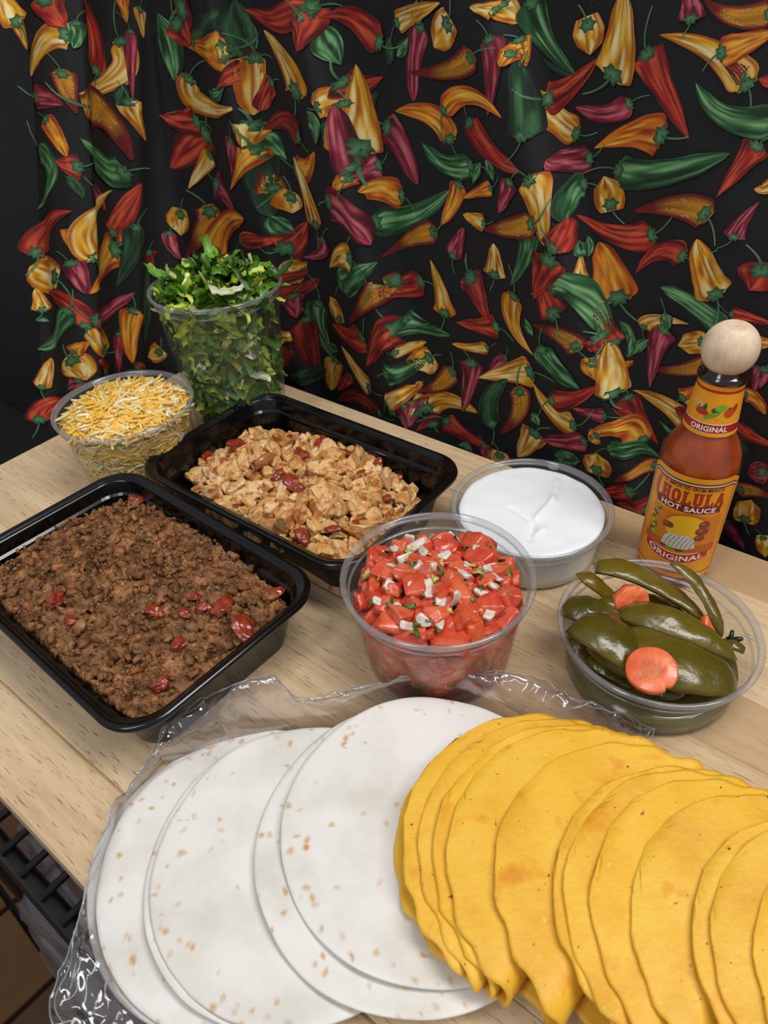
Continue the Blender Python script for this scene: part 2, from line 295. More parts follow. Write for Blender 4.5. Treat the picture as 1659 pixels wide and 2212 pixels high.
def pepper(kind, c, st, mid, tip, wd, idx):
    pl = [np.array(cpix(*q)) for q in (st, mid, tip)]; st, mid, tip = (np.array(cpix2(*q)) for q in (st, mid, tip)); sp_ = np.linalg.norm(st - tip); lp = np.linalg.norm(pl[0] - pl[2])
    if not .6 < sp_ / lp < 1.3: sh = mid - pl[1]; st, mid, tip = (q + sh for q in pl); sp_ = lp
    if np.linalg.norm(2 * mid - st - tip) > 1.1 * sp_: mid = .5 * (st + tip) + (mid - .5 * (st + tip)) * .4
    ctrl = 2 * mid - .5 * (st + tip)
    n, mm = 30, 13; t = np.linspace(0, 1, n); sp = ((1 - t) ** 2)[:, None] * st + (2 * t * (1 - t))[:, None] * ctrl + (t ** 2)[:, None] * tip
    tg = np.gradient(sp, axis=0); L = np.linalg.norm(tg, axis=1).sum(); tg /= np.linalg.norm(tg, axis=1)[:, None]; nn = np.stack([-tg[:, 1], tg[:, 0]], -1)
    a = np.linspace(-1, 1, mm)
    if kind == 'b': wf_ = np.sqrt(np.clip(1 - ((t - .42) / .60) ** 2, 0, 1)) * np.clip((1.02 - t) * 4, 0, 1) ** .6
    elif kind == 'l': wf_ = np.sin(np.pi * np.clip(t, .02, .99)) ** .8
    elif kind == 'c': wf_ = np.clip(t * 9, .25, 1) ** .5 * (1 - .93 * t ** 1.5) ** .9
    else: wf_ = np.clip(t * 12, .3, 1) ** .5 * (1 - RP.uniform(.5, .84) * np.clip((t - .15) / .85, 0, 1) ** RP.uniform(.8, 1.3)) * np.sqrt(np.clip((1.0 - t) * 5.5, 0, 1))
    sd = RP.randint(1000); wob = 1 + .10 * pnoise(p3(t * 4, sd, 0.5), 1.0, 3)[:, None] * np.sign(a)[None] * 0 + .12 * pnoise(p3(t * 5, sd + .3, .2), 1, 4)[:, None]
    hw = (wd / 2) * wf_ * (1.36 if kind in 'pl' else 1.2)
    P = sp[:, None, :] + nn[:, None, :] * (hw[:, None] * wob * a[None])[..., None]
    T, Aq = np.broadcast_arrays(t[:, None], a[None]); d, mcol, l = PAL[c]
    st1 = fbm(p3(Aq * 2.6, T * 1.1, sd * 1.7), 1.6, 1, 2) ; st2 = fbm(p3(Aq * 5.5, T * 1.6, sd * 2.3), 1.3, 2, 2)
    v = .47 + 1.15 * st1 + 1.1 * st2 - .42 * np.abs(Aq) ** 3 + .30 * np.exp(-((Aq - .3) / .28) ** 2) * (1 - np.abs(T - .4))
    v = np.clip(v, 0, 1)[..., None]; col = np.where(v < .5, d + (mcol - d) * v * 2, mcol + (l - mcol) * (v - .5) * 2)
    if c in 'YO':
        red = np.clip((np.abs(Aq) - .72) * 3 + .9 * st2, 0, .75)[..., None] * (.6 if c == 'Y' else .8); col = col * (1 - red) + np.array(lin((186, 66, 14))) * red
    if kind == 'c':                          # halved pepper: dark skin, yellow flesh, seeds
        inn = np.clip((.74 - np.abs(Aq)) * 6, 0, 1) * np.clip((.80 - T) * 5, 0, 1); inn = inn[..., None]
        fl = np.array(lin((206, 138, 22))) * (1 + .8 * st2[..., None]) * (1 - .5 * T[..., None] ** 2); rim_ = PAL['X'][1] * (.8 + .8 * st1[..., None])
        col = rim_ * (1 - inn) + np.clip(fl, 0, 1) * inn
    lev = .0004 + .00022 * (idx % 5); fs = gridfaces(n, mm)
    putprint(P[..., 0], P[..., 1], fs, np.clip(col, 0, 1), lev)
    if kind == 'c':
        for k in range(34):
            tq = RP.uniform(.10, .70); aq = RP.choice([-1, 1]) * RP.uniform(.35, .66) * (1 if tq < .5 else .6); i = int(tq * (n - 1)); r = wd * RP.uniform(.030, .052)
            c0 = sp[i] + nn[i] * hw[i] * aq; an = np.linspace(0, 2 * np.pi, 7)[:-1]
            S = np.r_[c0[0], c0[0] + r * np.cos(an)]; Z = np.r_[c0[1], c0[1] + r * 1.2 * np.sin(an)]
            sc_ = np.array(lin((236, 190, 110))) * np.r_[1.0, np.full(6, .45)][:, None]; putprint(S, Z, [(0, 1 + q, 1 + (q + 1) % 6) for q in range(6)], sc_, lev + .0002)
    if kind != 'l':
        base = sp[0]; bk = -tg[0]; sd2 = nn[0]; r = wd * (.30 if kind == 'p' else .26); cc = base + tg[0] * r * (.35 if kind == 'p' else .9)
        an = np.linspace(0, 2 * np.pi, 13)[:-1]; rr = r * (.75 + .42 * (np.arange(12) % 2) + .15 * RP.rand(12))
        q = cc + (np.cos(an) * rr * .75)[:, None] * tg[0] + (np.sin(an) * rr * 1.15)[:, None] * sd2
        S = np.r_[cc[0], q[:, 0]]; Z = np.r_[cc[1], q[:, 1]]; g = np.r_[[GREEN2], np.tile(GREEN, (12, 1)) * RP.uniform(.5, 1.2, 12)[:, None]]
        putprint(S, Z, [(0, 1 + k, 1 + (k + 1) % 12) for k in range(12)], g, lev + .00025)
        m_ = 9; u = np.linspace(0, 1, m_); bend = RP.choice([-1, 1]) * RP.uniform(.5, 1.5); sl = L * RP.uniform(.12, .22) + wd * .25
        ln = cc + bk * (u * (sl + r))[:, None] + sd2 * (bend * sl * u ** 2 * .8)[:, None]; tw = np.gradient(ln, axis=0); tw /= np.linalg.norm(tw, axis=1)[:, None]; nw = np.stack([-tw[:, 1], tw[:, 0]], -1); ww = wd * (.050 - .030 * u)[:, None]
        S = np.stack([(ln + nw * ww)[:, 0], (ln - nw * ww)[:, 0]], -1); Z = np.stack([(ln + nw * ww)[:, 1], (ln - nw * ww)[:, 1]], -1)
        gc = np.broadcast_to((GREEN[None] * (1 - u[:, None]) + GREEN2[None] * u[:, None])[:, None], (m_, 2, 3)); putprint(S, Z, gridfaces(m_, 2), gc.copy(), lev + .00025)
# crop origin, crop scale, then: kind colour, stem, middle, tip, width (all read off the photo)
PEP = [((0, 0), 2.0, '''pY 295 150 180 185 130 330 85|pR 410 315 405 150 350 -30 88|pY 515 170 500 330 340 405 72|pR 180 -20 220 50 290 120 120|pY 80 100 40 40 10 -40 80|pY 70 90 95 150 115 215 38|pP 145 420 200 425 275 455 82|cO 265 300 290 390 335 490 70|cO 360 465 450 500 570 690 140|pG 545 740 450 725 350 600 100|pO 190 510 235 580 290 680 58|pG 165 640 215 750 160 905 70|pR 350 720 290 710 235 690 85|pY 410 1120 395 960 485 820 74|pR 165 1100 190 1000 315 910 95|bY 250 1205 190 1180 130 1150 128|pO 345 1000 345 1060 370 1140 75|pO 500 1070 450 1130 385 1270 112|pP 300 1130 330 1180 375 1270 66|pD 590 975 565 1110 500 1240 56|pR 480 1010 530 930 610 790 72|pP 360 800 420 850 470 915 56|pY 560 430 590 510 630 610 66|pP 570 130 570 280 575 430 32|pG 330 95 335 150 320 210 40|pY 620 30 622 95 630 160 44|pO 525 -20 540 40 550 100 34|lG 680 60 735 200 750 345 64|bP 760 35 780 20 800 -30 110|pR 760 90 790 140 825 195 80|pD 820 170 900 110 1010 50 92|pO 980 220 900 220 800 195 120|pR 1050 260 1010 320 955 370 56|pY 820 330 880 450 1060 455 84|pR 860 520 780 520 700 490 86|pR 890 560 830 620 750 715 105|pP 1000 600 1000 680 1005 755 46|pY 1085 530 1065 580 1050 640 66|pO 1090 640 1040 720 1000 820 56|pY 915 665 880 720 810 805 48|pP 920 790 970 840 1050 915 78|pD 1080 670 1100 800 1180 935 72|bY 790 890 788 950 785 1010 86|cO 900 880 890 980 800 1110 86|pO 930 1090 980 970 1120 920 78|pR 1040 1040 1120 1040 1200 1035 52|pR 1220 1080 1290 1030 1330 960 78|pR 1360 30 1180 85 1055 40 100|pR 1290 60 1300 140 1285 220 70|pR 1650 190 1530 80 1370 80 115|pY 1280 410 1240 290 1140 130 125|lD 1010 0 1040 130 1085 270 50|pY 1105 240 1105 340 1090 500 58|pR 1180 350 1155 410 1125 480 50|pX 1300 600 1240 520 1130 560 105|lG 1115 570 1170 620 1240 690 62|bY 1380 470 1405 435 1430 395 68|pR 1470 350 1560 365 1659 330 95|pY 1550 660 1570 500 1540 275 125|pP 1500 740 1470 620 1440 450 56|pO 1250 740 1330 730 1405 640 84|cO 1190 830 1175 780 1145 720 54|pY 1370 980 1330 840 1270 675 70|bY 1265 825 1262 870 1265 920 74|pP 1420 870 1490 930 1600 1060 90|pP 1620 720 1575 740 1530 770 82|pO 1500 765 1470 785 1435 820 54|pO 1745 845 1640 815 1555 835 96|pP 1400 1030 1390 1090 1310 1110 58|pY 1540 1110 1470 1110 1395 1170 86|pG 1470 1230 1540 1190 1630 1130 88|pY 1320 1180 1280 1160 1225 1130 64|lG 1390 110 1430 190 1470 280 46|lG 890 400 940 410 990 370 40|lG 1330 480 1360 540 1370 620 44|lG 1400 610 1415 560 1440 520 36|lG 1050 80 1090 150 1110 210 40|lD 280 760 330 800 360 860 34|lD 500 450 520 420 540 360 40|pX 1190 1180 1240 1200 1290 1190 40|lG 870 390 930 420 1000 380 34|lG 1170 930 1220 980 1275 1005 40|lD 1600 470 1610 430 1640 400 30|pY 1490 440 1480 500 1490 560 46'''),
 ((829, 0), 2.0, '''pY 60 100 130 60 250 10 76|pP 160 100 130 260 130 440 78|bY 290 80 255 140 220 205 105|cO 390 230 290 300 120 312 105|pP 455 160 470 320 450 500 62|pO 260 480 370 410 515 510 84|pO 290 610 210 500 50 480 95|pP 10 540 80 640 150 800 95|pR 370 520 450 640 590 745 80|pG 385 710 270 710 170 615 80|pY 480 50 430 40 375 30 56|pY 500 20 550 60 600 95 56|pG 640 0 700 170 840 330 100|pD 595 600 590 460 565 260 86|pO 580 170 600 220 610 290 46|pO 550 230 520 255 500 285 52|pY 840 580 740 500 640 390 90|pR 700 430 800 380 930 250 105|pP 1070 440 960 490 830 460 80|bY 880 70 890 150 895 235 120|pY 985 335 1020 200 1040 -60 140|pR 1135 220 1200 360 1320 600 112|pO 1210 590 1080 580 910 640 132|pP 900 680 800 690 700 690 96|pG 1010 730 1180 750 1500 660 108|pP 1330 90 1330 20 1320 -60 84|cO 1690 50 1520 70 1390 0 105|pY 1575 375 1420 220 1190 150 112|pO 1450 230 1560 190 1700 130 105|pG 1700 520 1480 500 1350 355 104|pR 1620 620 1550 710 1440 850 95|pY 1690 790 1640 815 1600 815 48|pP 1510 1030 1550 960 1625 870 72|pG 875 790 810 840 775 960 84|bY 990 910 975 840 955 760 122|cO 1410 940 1280 890 1090 910 125|pR 1170 1010 1010 1015 830 930 104|pR 1300 1110 1190 1090 1090 1180 86|pY 625 770 665 880 695 1060 90|pY 440 965 390 945 345 925 56|cO 660 965 540 985 440 990 100|pY 480 1195 480 1130 475 1050 78|pG 620 1010 610 1110 550 1230 76|pO 330 790 300 880 250 970 62|pO 470 810 420 825 345 855 50|pP 550 780 525 850 500 920 60|pG -70 975 130 930 285 820 94|cO 230 1000 130 1025 -10 1110 88|pP 300 1110 325 1040 350 980 58|pR 730 1080 760 1010 790 940 92|pR 720 1110 690 1190 650 1290 110|pY 840 1225 845 1160 850 1100 28|pO 1020 1300 980 1170 930 1045 150|pG 710 1220 850 1280 980 1480 92|pY 1440 1280 1390 1170 1355 1030 120|bR 1640 1130 1620 1190 1580 1250 160|pG 1475 1430 1330 1310 1195 1240 74|pP 370 1180 400 1240 440 1330 90|lD 20 160 30 220 20 280 40|lG 60 240 85 210 110 160 40|lG 390 790 405 740 425 700 34|lG 440 690 460 730 475 780 34|lG 840 1040 860 1080 880 1100 30|lG 880 1020 890 1060 880 1110 26|lD 590 300 600 260 620 220 20|lG 150 0 150 60 170 100 44|lD 690 250 750 300 830 330 24|pX 1560 330 1520 300 1440 220 60|pR 1800 330 1700 350 1620 340 90'''),
 ((600, 560), 2.37, '''pY 860 285 840 170 785 0 94|pR 745 110 640 140 530 150 104|pG 620 320 740 340 885 390 92|pR 985 90 1030 190 1090 340 104|pR 1130 345 1040 340 915 320 94|pY 1215 180 1210 330 1315 490 84|cO 545 130 470 200 375 320 105|pG 215 220 215 350 290 515 62|bY 325 325 300 255 270 190 72|pR 470 370 380 405 250 345 104|pR 600 360 520 420 460 545 95|pY 480 665 410 570 330 440 78|pY 300 510 285 580 275 670 58|pR 380 600 345 630 310 670 46|pX 530 790 420 710 310 720 72|pG 560 580 620 580 690 560 82|pY 560 740 640 690 700 640 56|pP 645 740 655 800 660 870 72|pY 655 440 700 440 750 430 44|pY 1080 450 990 450 895 430 48|bY 795 490 750 525 700 565 108|cO 905 560 830 640 710 680 86|pP 990 520 985 620 945 785 94|pP 1170 500 1130 530 1085 570 56|pY 1305 575 1190 580 1030 605 112|pD 1105 850 1090 730 1180 610 90|cO 1230 650 1240 770 1150 890 105|pY 750 770 880 720 1025 785 84|pR 860 820 950 890 1095 965 86|pY 1525 850 1410 780 1310 630 92|pR 1400 720 1520 710 1659 630 86|pG 1350 450 1420 550 1550 660 100|cO 1540 470 1460 400 1310 335 115|pR 1420 290 1380 200 1330 50 140|pY 1320 880 1290 930 1230 1010 104|pP 1580 930 1470 930 1360 920 72|bY 1140 980 1142 1020 1145 1060 90|pP 1060 950 1070 1000 1080 1060 60|pX 150 300 180 480 210 630 48|pP 1680 800 1590 785 1510 760 56|bG 1440 1030 1490 1020 1550 1030 76|pP 80 180 85 240 95 300 36|pY 30 385 80 390 130 420 40|pX 10 480 40 480 75 470 80|lG 280 420 290 450 310 470 34|lG 1270 300 1290 350 1310 390 36|lD 90 580 140 600 190 590 60|pY 60 100 90 180 110 260 30|lG 600 800 590 780 560 740 40|pX 800 850 790 820 770 800 60|lG 1300 790 1320 810 1340 850 44|lG 930 950 970 960 1000 990 44|pY 720 790 725 740 715 680 34|pO 1640 900 1610 910 1590 910 60|pR 1640 390 1650 420 1659 460 90'''),
 ((1200, 660), 3.614, '''pP 860 170 790 350 740 640 165|pY 690 170 800 105 1050 140 104|bY 1180 280 1080 290 960 310 150|cO 1200 440 1000 500 740 490 125|pR 480 290 420 190 300 20 112|bY 300 400 305 480 310 575 170|pY 420 715 440 520 400 290 140|pO 480 465 540 465 610 430 58|pR 320 240 360 320 430 410 66|pY 1040 930 880 780 600 660 140|pO 990 720 1060 690 1150 640 112|pX 1080 870 1000 830 940 790 110|pR 570 700 640 840 805 1085 104|pO 690 1050 500 950 255 1025 112|pG 960 1010 880 960 810 890 52|pG 420 1110 600 1125 830 1190 104|cO 800 1250 640 1285 470 1370 104|bY 330 1320 325 1240 320 1150 190|pR 590 1450 480 1460 370 1450 124|pR 740 1560 600 1570 480 1540 94|pR 1400 930 1520 1010 1700 1090 94|pP 1640 480 1600 560 1560 660 140|pO 1470 690 1560 730 1640 850 90|pD 1410 1060 1460 1110 1510 1160 84|bP 1659 1300 1590 1300 1500 1310 140|cO 1420 1440 1540 1440 1700 1500 116|bY 1480 1690 1500 1600 1530 1510 168|pP 1320 1680 1390 1780 1480 1910 95|bY 1620 1790 1630 1870 1640 1960 110|pY 1580 290 1620 290 1680 300 84|pR 1370 60 1500 90 1700 140 86|lG 610 380 660 310 740 260 66|lG 500 120 560 200 570 300 70|lG 560 400 600 330 610 200 60|bG 20 1190 80 1190 180 1200 90|pR 1100 1240 1180 1260 1260 1290 90|lG 840 60 870 110 900 170 90|pP 60 1600 200 1640 300 1650 60'''),
 ((0, 500), 2.37, '''pR 440 490 370 385 245 305 76|pG 350 400 280 545 190 600 86|pP 480 450 560 400 690 310 84|pY 220 405 205 350 180 290 64|bY 540 620 510 550 470 480 98|bY 340 640 390 690 440 760 118|pO 370 620 410 590 460 565 50|pY 210 800 240 720 260 645 56|pO 690 400 665 520 680 675 66|pP 605 520 605 620 610 720 42|bY 825 600 800 620 755 640 90|lD 750 180 750 380 740 570 52|pR 200 970 230 900 310 850 95|pR 560 730 520 680 470 640 56|pP 400 760 380 780 345 810 50|pX 760 100 770 150 790 200 60|lG 190 460 220 450 250 460 20|pP 870 0 890 80 930 140 46|pR 700 700 720 690 740 700 50|pO 650 60 640 30 620 -20 60|pX 1480 290 1550 290 1620 250 76''')]
idx = 0; CUW = {}
for (ox, oy), k, txt in PEP:
    for ln in txt.split('|'):
        q = ln.split(); x = list(map(float, q[1:])); P = [(ox + x[i] / k, oy + x[i + 1] / k) for i in (0, 2, 4)]
        a, b = cpix(P[1][0] - 20, P[1][1]), cpix(P[1][0] + 20, P[1][1]); a2, b2 = cpix(P[1][0], P[1][1] - 20), cpix(P[1][0], P[1][1] + 20)
        dx, dy = P[2][0] - P[0][0], P[2][1] - P[0][1]; L_ = math.hypot(dx, dy); hx, hy = abs(dy) / L_, abs(dx) / L_
        su = math.hypot(a[0] - b[0], a[1] - b[1]) / 40; sv = math.hypot(a2[0] - b2[0], a2[1] - b2[1]) / 40
        pepper(q[0][0], q[0][1], P[0], P[1], P[2], x[6] / k * math.sqrt((hx * su) ** 2 + (hy * sv) ** 2), idx); idx += 1
# the print goes on above and beside the frame
for k in range(60):
    px, py = (rnd.uniform(-100, 1800), rnd.uniform(-420, -60)) if k < 40 else (rnd.uniform(1700, 2100), rnd.uniform(-100, 1200))
    an = rnd.uniform(0, 6.28); L_ = rnd.uniform(50, 80)
    pepper(rnd.choice('pppbc'), rnd.choice('RRYYOGP'), (px, py), (px + L_ * math.cos(an) + 12, py + L_ * math.sin(an)), (px + 2 * L_ * math.cos(an), py + 2 * L_ * math.sin(an)), .016, k)
pm = obj('pepper_print', pr.mesh('pepper_print'), m_print, curtain); tag(pm, 'printed chili peppers in red, yellow, orange and green', None)
# ------------------------------------------------------------------ black trays
m_black = M('black_polypropylene', (9, 9, 10), .16, spec=.5, ramp=[(.3, (7, 7, 8)), (.7, (12, 12, 13))], scale=30)
def rrect(a, b, r, n=10):                    # rounded rectangle outline, half sizes a, b
    P = []
    for cx, cy, s in ((a - r, b - r, 0), (-a + r, b - r, 90), (-a + r, -b + r, 180), (a - r, -b + r, 270)):
        for k in range(n + 1):
            t = math.radians(s + 90 * k / n); P.append((cx + r * math.cos(t), cy + r * math.sin(t)))
    return P
def loft(rings, cap0=True, cap1=False):
    V = []; n = len(rings[0][0])
    for out, z in rings: V += [(x, y, z) for x, y in out]
    F = []
    for i in range(len(rings) - 1):
        for j in range(n): F.append((i * n + j, i * n + (j + 1) % n, (i + 1) * n + (j + 1) % n, (i + 1) * n + j))
    if cap0: F.append(tuple(range(n))[::-1])
    if cap1: F.append(tuple((len(rings) - 1) * n + j for j in range(n)))
    return V, F
HA, HB, TH = .1135, .0760, .047              # tray half length, half width, height
def tray(name, c, ang, label):
    t = empty(name, c, (0, 0, ang)); tag(t, label, 'food tray', 'black takeout trays')
    R = lambda d, r: rrect(HA - d, HB - d, r)
    V, F = loft([(R(.0205, .016), .0), (R(.0185, .018), .0012), (R(.0110, .022), .034), (R(.0092, .023), .0355), (R(.0070, .024), TH - .003),
                 (R(.0082, .023), TH - .003), (R(.0104, .022), .036), (R(.0122, .021), .0345), (R(.0197, .017), .0025), (R(.0215, .016), .0015)], True, True)
    obj('body', mesh('body', V, F, smooth=False), m_black, t)
    V, F = loft([(R(.0078, .0235), TH - .0032), (R(.0045, .0250), TH - .0030), (R(.0015, .0265), TH - .0040), (R(.0003, .0272), TH - .0034), (R(.0, .0275), TH - .0022), (R(.0005, .0270), TH - .0008), (R(.0018, .0263), TH), (R(.0035, .0255), TH - .0001), (R(.0050, .0247), TH - .0014),
                 (R(.0064, .0240), TH - .0022), (R(.0078, .0235), TH - .0026)], False)
    F += [(10 * 44 + j, 10 * 44 + (j + 1) % 44, (j + 1) % 44, j) for j in range(44)]
    obj('rim', mesh('rim', V, F), m_black, t)
    for side in (-1, 1):                     # pressed steps in the long walls
        V, F = tube([(-.080, side * (HB - .0116), .0325), (0, side * (HB - .0116), .0325), (.080, side * (HB - .0116), .0325)], .0016, 8); obj('wall_ridge', mesh('wall_ridge', V, F), m_black, t)
    return t
TA1 = math.radians(-40.0); TA2 = math.radians(-42.4)
c1 = Vector((-.0657, .4640, 0)); c2 = Vector((-.1738, .3492, 0))
tray1 = tray('food_tray', c1, TA1, 'black plastic tray heaped with diced chicken')
tray2 = tray('food_tray', c2, TA2, 'black plastic tray filled with brown ground beef')
def loc2(c, ang, a, b, z): return Vector((c.x + a * math.cos(ang) - b * math.sin(ang), c.y + a * math.sin(ang) + b * math.cos(ang), c.z + z))
def surf(px, py, c, ang, hf, up):            # point on the heap's surface at that pixel
    z = .04
    for _ in range(6): P = W(px, py, z); d = P - c; z = float(hf(np.array(d.x * math.cos(ang) + d.y * math.sin(ang)), np.array(-d.x * math.sin(ang) + d.y * math.cos(ang)))) + up
    return W(px, py, z)
def darts(n, inside, dmin, box, r):
    P = []
    for _ in range(n * 60):
        if len(P) >= n: break
        q = (r.uniform(-box[0], box[0]), r.uniform(-box[1], box[1]))
        if inside(*q) and all((q[0] - p[0]) ** 2 + (q[1] - p[1]) ** 2 > dmin * dmin for p in P): P.append(q)
    return P
# ---- diced chicken
m_chick = M('cooked_chicken', ramp=[(.28, (120, 62, 20)), (.40, (178, 118, 58)), (.54, (206, 156, 92)), (.72, (228, 190, 134))], scale=75, detail=7, stretch=(.35, 1, 1), rough=.4, vary=1, rndramp=[(0, (246, 226, 188)), (.35, (232, 196, 146)), (.7, (214, 162, 104)), (1, (190, 122, 62))], rndmix=.36, bump=.9, bscale=130, bdist=.0016, sss=.08, spots=[(70, .57, .68, (164, 84, 30)), (190, .66, .72, (120, 44, 16))])
m_ctom = M('stewed_tomato', ramp=[(.3, (110, 34, 20)), (.7, (166, 66, 36))], scale=1.1, rough=.22, coat=.4)
m_conion = M('brown_onion', (168, 112, 62), .2, coat=.5, sss=.2)
m_cgreen = M('cooked_pepper_bit', (66, 66, 32), .3)
def ch_h(a, b): return .0200 + .0180 * np.clip(1 - (np.abs(a / .101) ** 2.6 + np.abs(b / .068) ** 2.6), -.5, 1) + .005 * fbm(p3(a, b), 38, 2, 2)
ga, gb = np.meshgrid(np.linspace(-.092, .092, 90), np.linspace(-.061, .061, 64), indexing='ij')
gz = np.maximum(ch_h(ga, gb) - .0085, .004) + .003 * fbm(p3(ga, gb), 150, 9, 2); dd_ = np.maximum(np.abs(ga / .092), np.abs(gb / .061)); gz = np.where(dd_ > .97, .003, gz)
fill = obj('chicken_shreds', mesh('chicken_shreds', np.stack([ga, gb, gz], -1).reshape(-1, 3), gridfaces(90, 64)), m_chick, loc=c1, rot=(0, 0, TA1))
mbx = MB(); rr = np.random.RandomState(5)
for k in range(1500):                         # fine crumbs and fibres between the dice
    a, b = rr.uniform(-.088, .088), rr.uniform(-.058, .058)
    if abs(a / .088) ** 3 + abs(b / .058) ** 3 > 1: continue
    s = rr.uniform(.0009, .0026); V, F = ICO[1]; mbx.add((V * [s * rr.uniform(1, 2.6), s, s * .8]) @ rotm(r=rr).T + [a, b, float(ch_h(a, b)) - .004 + rr.uniform(0, .0045)], F)
crumbs = obj('crumb_bits', mbx.mesh('crumb_bits'), m_chick, fill); tag(crumbs, 'small chicken crumbs and fibres', None)
tag(fill, 'fine shredded chicken between the dice in the tray', 'chicken', kind='stuff')
m_chunk = M('chicken_dice', ramp=[(.28, (138, 74, 26)), (.40, (200, 142, 74)), (.54, (224, 180, 118)), (.72, (238, 208, 156))], scale=1.1, detail=8, stretch=(.5, 1.3, 1.3), rough=.38, vary=1, rndramp=[(0, (244, 220, 172)), (.35, (228, 188, 126)), (.7, (208, 154, 84)), (1, (184, 116, 50))], rndmix=.38, bump=.8, bscale=2.4, bdist=.0008, spots=[(.9, .54, .68, (164, 86, 26)), (2.4, .62, .72, (122, 48, 16))])
CM = []
for k in range(16):
    q = np.random.RandomState(100 + k); V, F = chunk(200 + k, 4, 10, 6, .42, .8, .065, 2.4, (q.uniform(.85, 1.6), q.uniform(.7, 1.1), q.uniform(.5, .9))); CM.append(mesh('chicken_piece', V, F)); CM[-1].shade_smooth()
rr = np.random.RandomState(21); ins = lambda a, b: abs(a / .0955) ** 3.4 + abs(b / .0605) ** 3.4 < 1
pos = [(q, 0) for q in darts(205, ins, .0088, (.097, .062), rr)] + [(q, 1) for q in darts(95, lambda a, b: abs(a / .083) ** 3 + abs(b / .052) ** 3 < 1, .011, (.085, .055), rr)]
for i, ((a, b), lay) in enumerate(pos):
    s = rr.choice([rr.uniform(.0034, .005), rr.uniform(.0050, .0078), rr.uniform(.0072, .0098)], p=[.28, .42, .30]); z = float(ch_h(a, b)) + lay * .0045 - .001
    o = obj('chicken_piece', CM[i % 16], m_chunk, None, loc2(c1, TA1, a, b, z), (rr.uniform(-.7, .7), rr.uniform(-.7, .7), rr.uniform(0, 6.3))); o.scale = (s, s, s)
    tag(o, ('large chunk' if s > .0070 else 'medium dice' if s > .0048 else 'small bit') + ' of seasoned chicken ' + ('on top of the heap in the tray' if lay else 'at the heap end near the cheese tub' if a < -.045 else 'at the heap end near the salsa tub' if a > .045 else 'along the heap side towards the curtain' if b > .02 else 'along the heap side towards the beef tray' if b < -.02 else 'in the middle layer of the heap'), 'chicken', 'diced chicken in the black tray')
V, F = chunk(77, 4, 3, 5, .45, .9, .22, 1.4); tom_me = mesh('tomato_bit', V, F)
for i, (px, py, s) in enumerate([(635, 1045, .0085), (510, 962, .007), (448, 985, .005), (565, 1000, .006), (650, 980, .006), (690, 960, .005), (655, 1160, .006), (720, 1143, .005), (600, 1025, .005), (745, 978, .005), (815, 1000, .004)]):
    p = surf(px, py, c1, TA1, ch_h, .0072); o = obj('tomato_bit', tom_me, m_ctom, None, p, (rr.uniform(-.6, .6), rr.uniform(-.6, .6), rr.uniform(0, 6))); o.scale = (s * 1.25, s * .8, s * .55)
    tag(o, 'dark red bit of stewed tomato among the diced chicken', 'tomato', 'stewed tomato bits in the chicken')
for px, py in ((625, 945), (700, 945), (780, 1020), (860, 1030), (770, 1130), (560, 1010), (835, 1075)):
    o = obj('green_pepper_bit', tom_me, m_cgreen, None, surf(px, py, c1, TA1, ch_h, .0088), (rr.uniform(-.5, .5), 0, rr.uniform(0, 6))); o.scale = (.0036, .0026, .0014); tag(o, 'small dark green pepper bit among the diced chicken', 'pepper', 'green pepper bits in the chicken')
u = np.linspace(-1, 1, 16); v_ = np.linspace(-1, 1, 7); U_, V_ = np.meshgrid(u, v_, indexing='ij')
on = np.stack([U_ * .012, V_ * .0045 * np.sqrt(np.clip(1.02 - U_ ** 2, 0, 1)), .0045 * (1 - U_ ** 2) - .004 * V_ ** 2], -1).reshape(-1, 3); of = gridfaces(16, 7)
o = obj('onion_slice', mesh('onion_slice', np.concatenate([on, on - [0, 0, .0018]]), of + [tuple(i + 112 for i in f[::-1]) for f in of]), m_conion, None, surf(575, 990, c1, TA1, ch_h, .0100), (.35, .2, .9)); tag(o, 'glossy brown cooked onion slice on top of the diced chicken', 'onion')
# ---- ground beef
m_beef = M('ground_beef', ramp=[(.26, (62, 40, 24)), (.42, (118, 82, 50)), (.58, (152, 110, 72)), (.78, (186, 144, 104))], scale=120, detail=8, rough=.5, bump=.8, bscale=420, bdist=.0012, attr=True, spec=.3)
def bf_h(a, b): return .0360 + .0085 * np.clip(1 - (np.abs(a / .10) ** 3 + np.abs(b / .068) ** 3), -1.2, 1) + .0060 * fbm(p3(a, b), 34, 4, 3)
mbx = MB(); rr = np.random.RandomState(31); na, nb = 520, 350
ga, gb = np.meshgrid(np.linspace(-.1003, .1003, na), np.linspace(-.0642, .0642, nb), indexing='ij'); G3 = p3(ga, gb); fa, fb = 1 - .07 * (gb / .0642) ** 4, 1 - .11 * (ga / .1003) ** 4
def billow(s, seed, o=2): return sum(np.abs(pnoise(G3, s * 1.9 ** k, seed + k)) / 1.7 ** k for k in range(o))
wx = .0030 * fbm(G3, 130, 12, 2); wy = .0030 * fbm(G3, 130, 13, 2); G3 = p3(ga + wx, gb + wy, .3 * wx)
gz = bf_h(ga, gb) + .0078 * billow(85, 6, 2) + .0038 * billow(240, 9, 2) - .0044 - .006 * np.clip(fbm(G3, 48, 22, 2) - .22, 0, 1); dd_ = np.maximum(np.abs(ga / .1003), np.abs(gb / .0642)); inr = np.clip((1 - dd_) / .035, 0, 1); ed = dd_ > .99
gz = .026 + (gz - .026) * np.sqrt(inr); sk = np.where(ed, .945, 1.0); gz = np.where(ed, .016, gz)
gx = (ga * fa + .0026 * fbm(G3, 260, 12, 2)) * sk; gy = (gb * fb + .0026 * fbm(G3, 260, 13, 2)) * sk
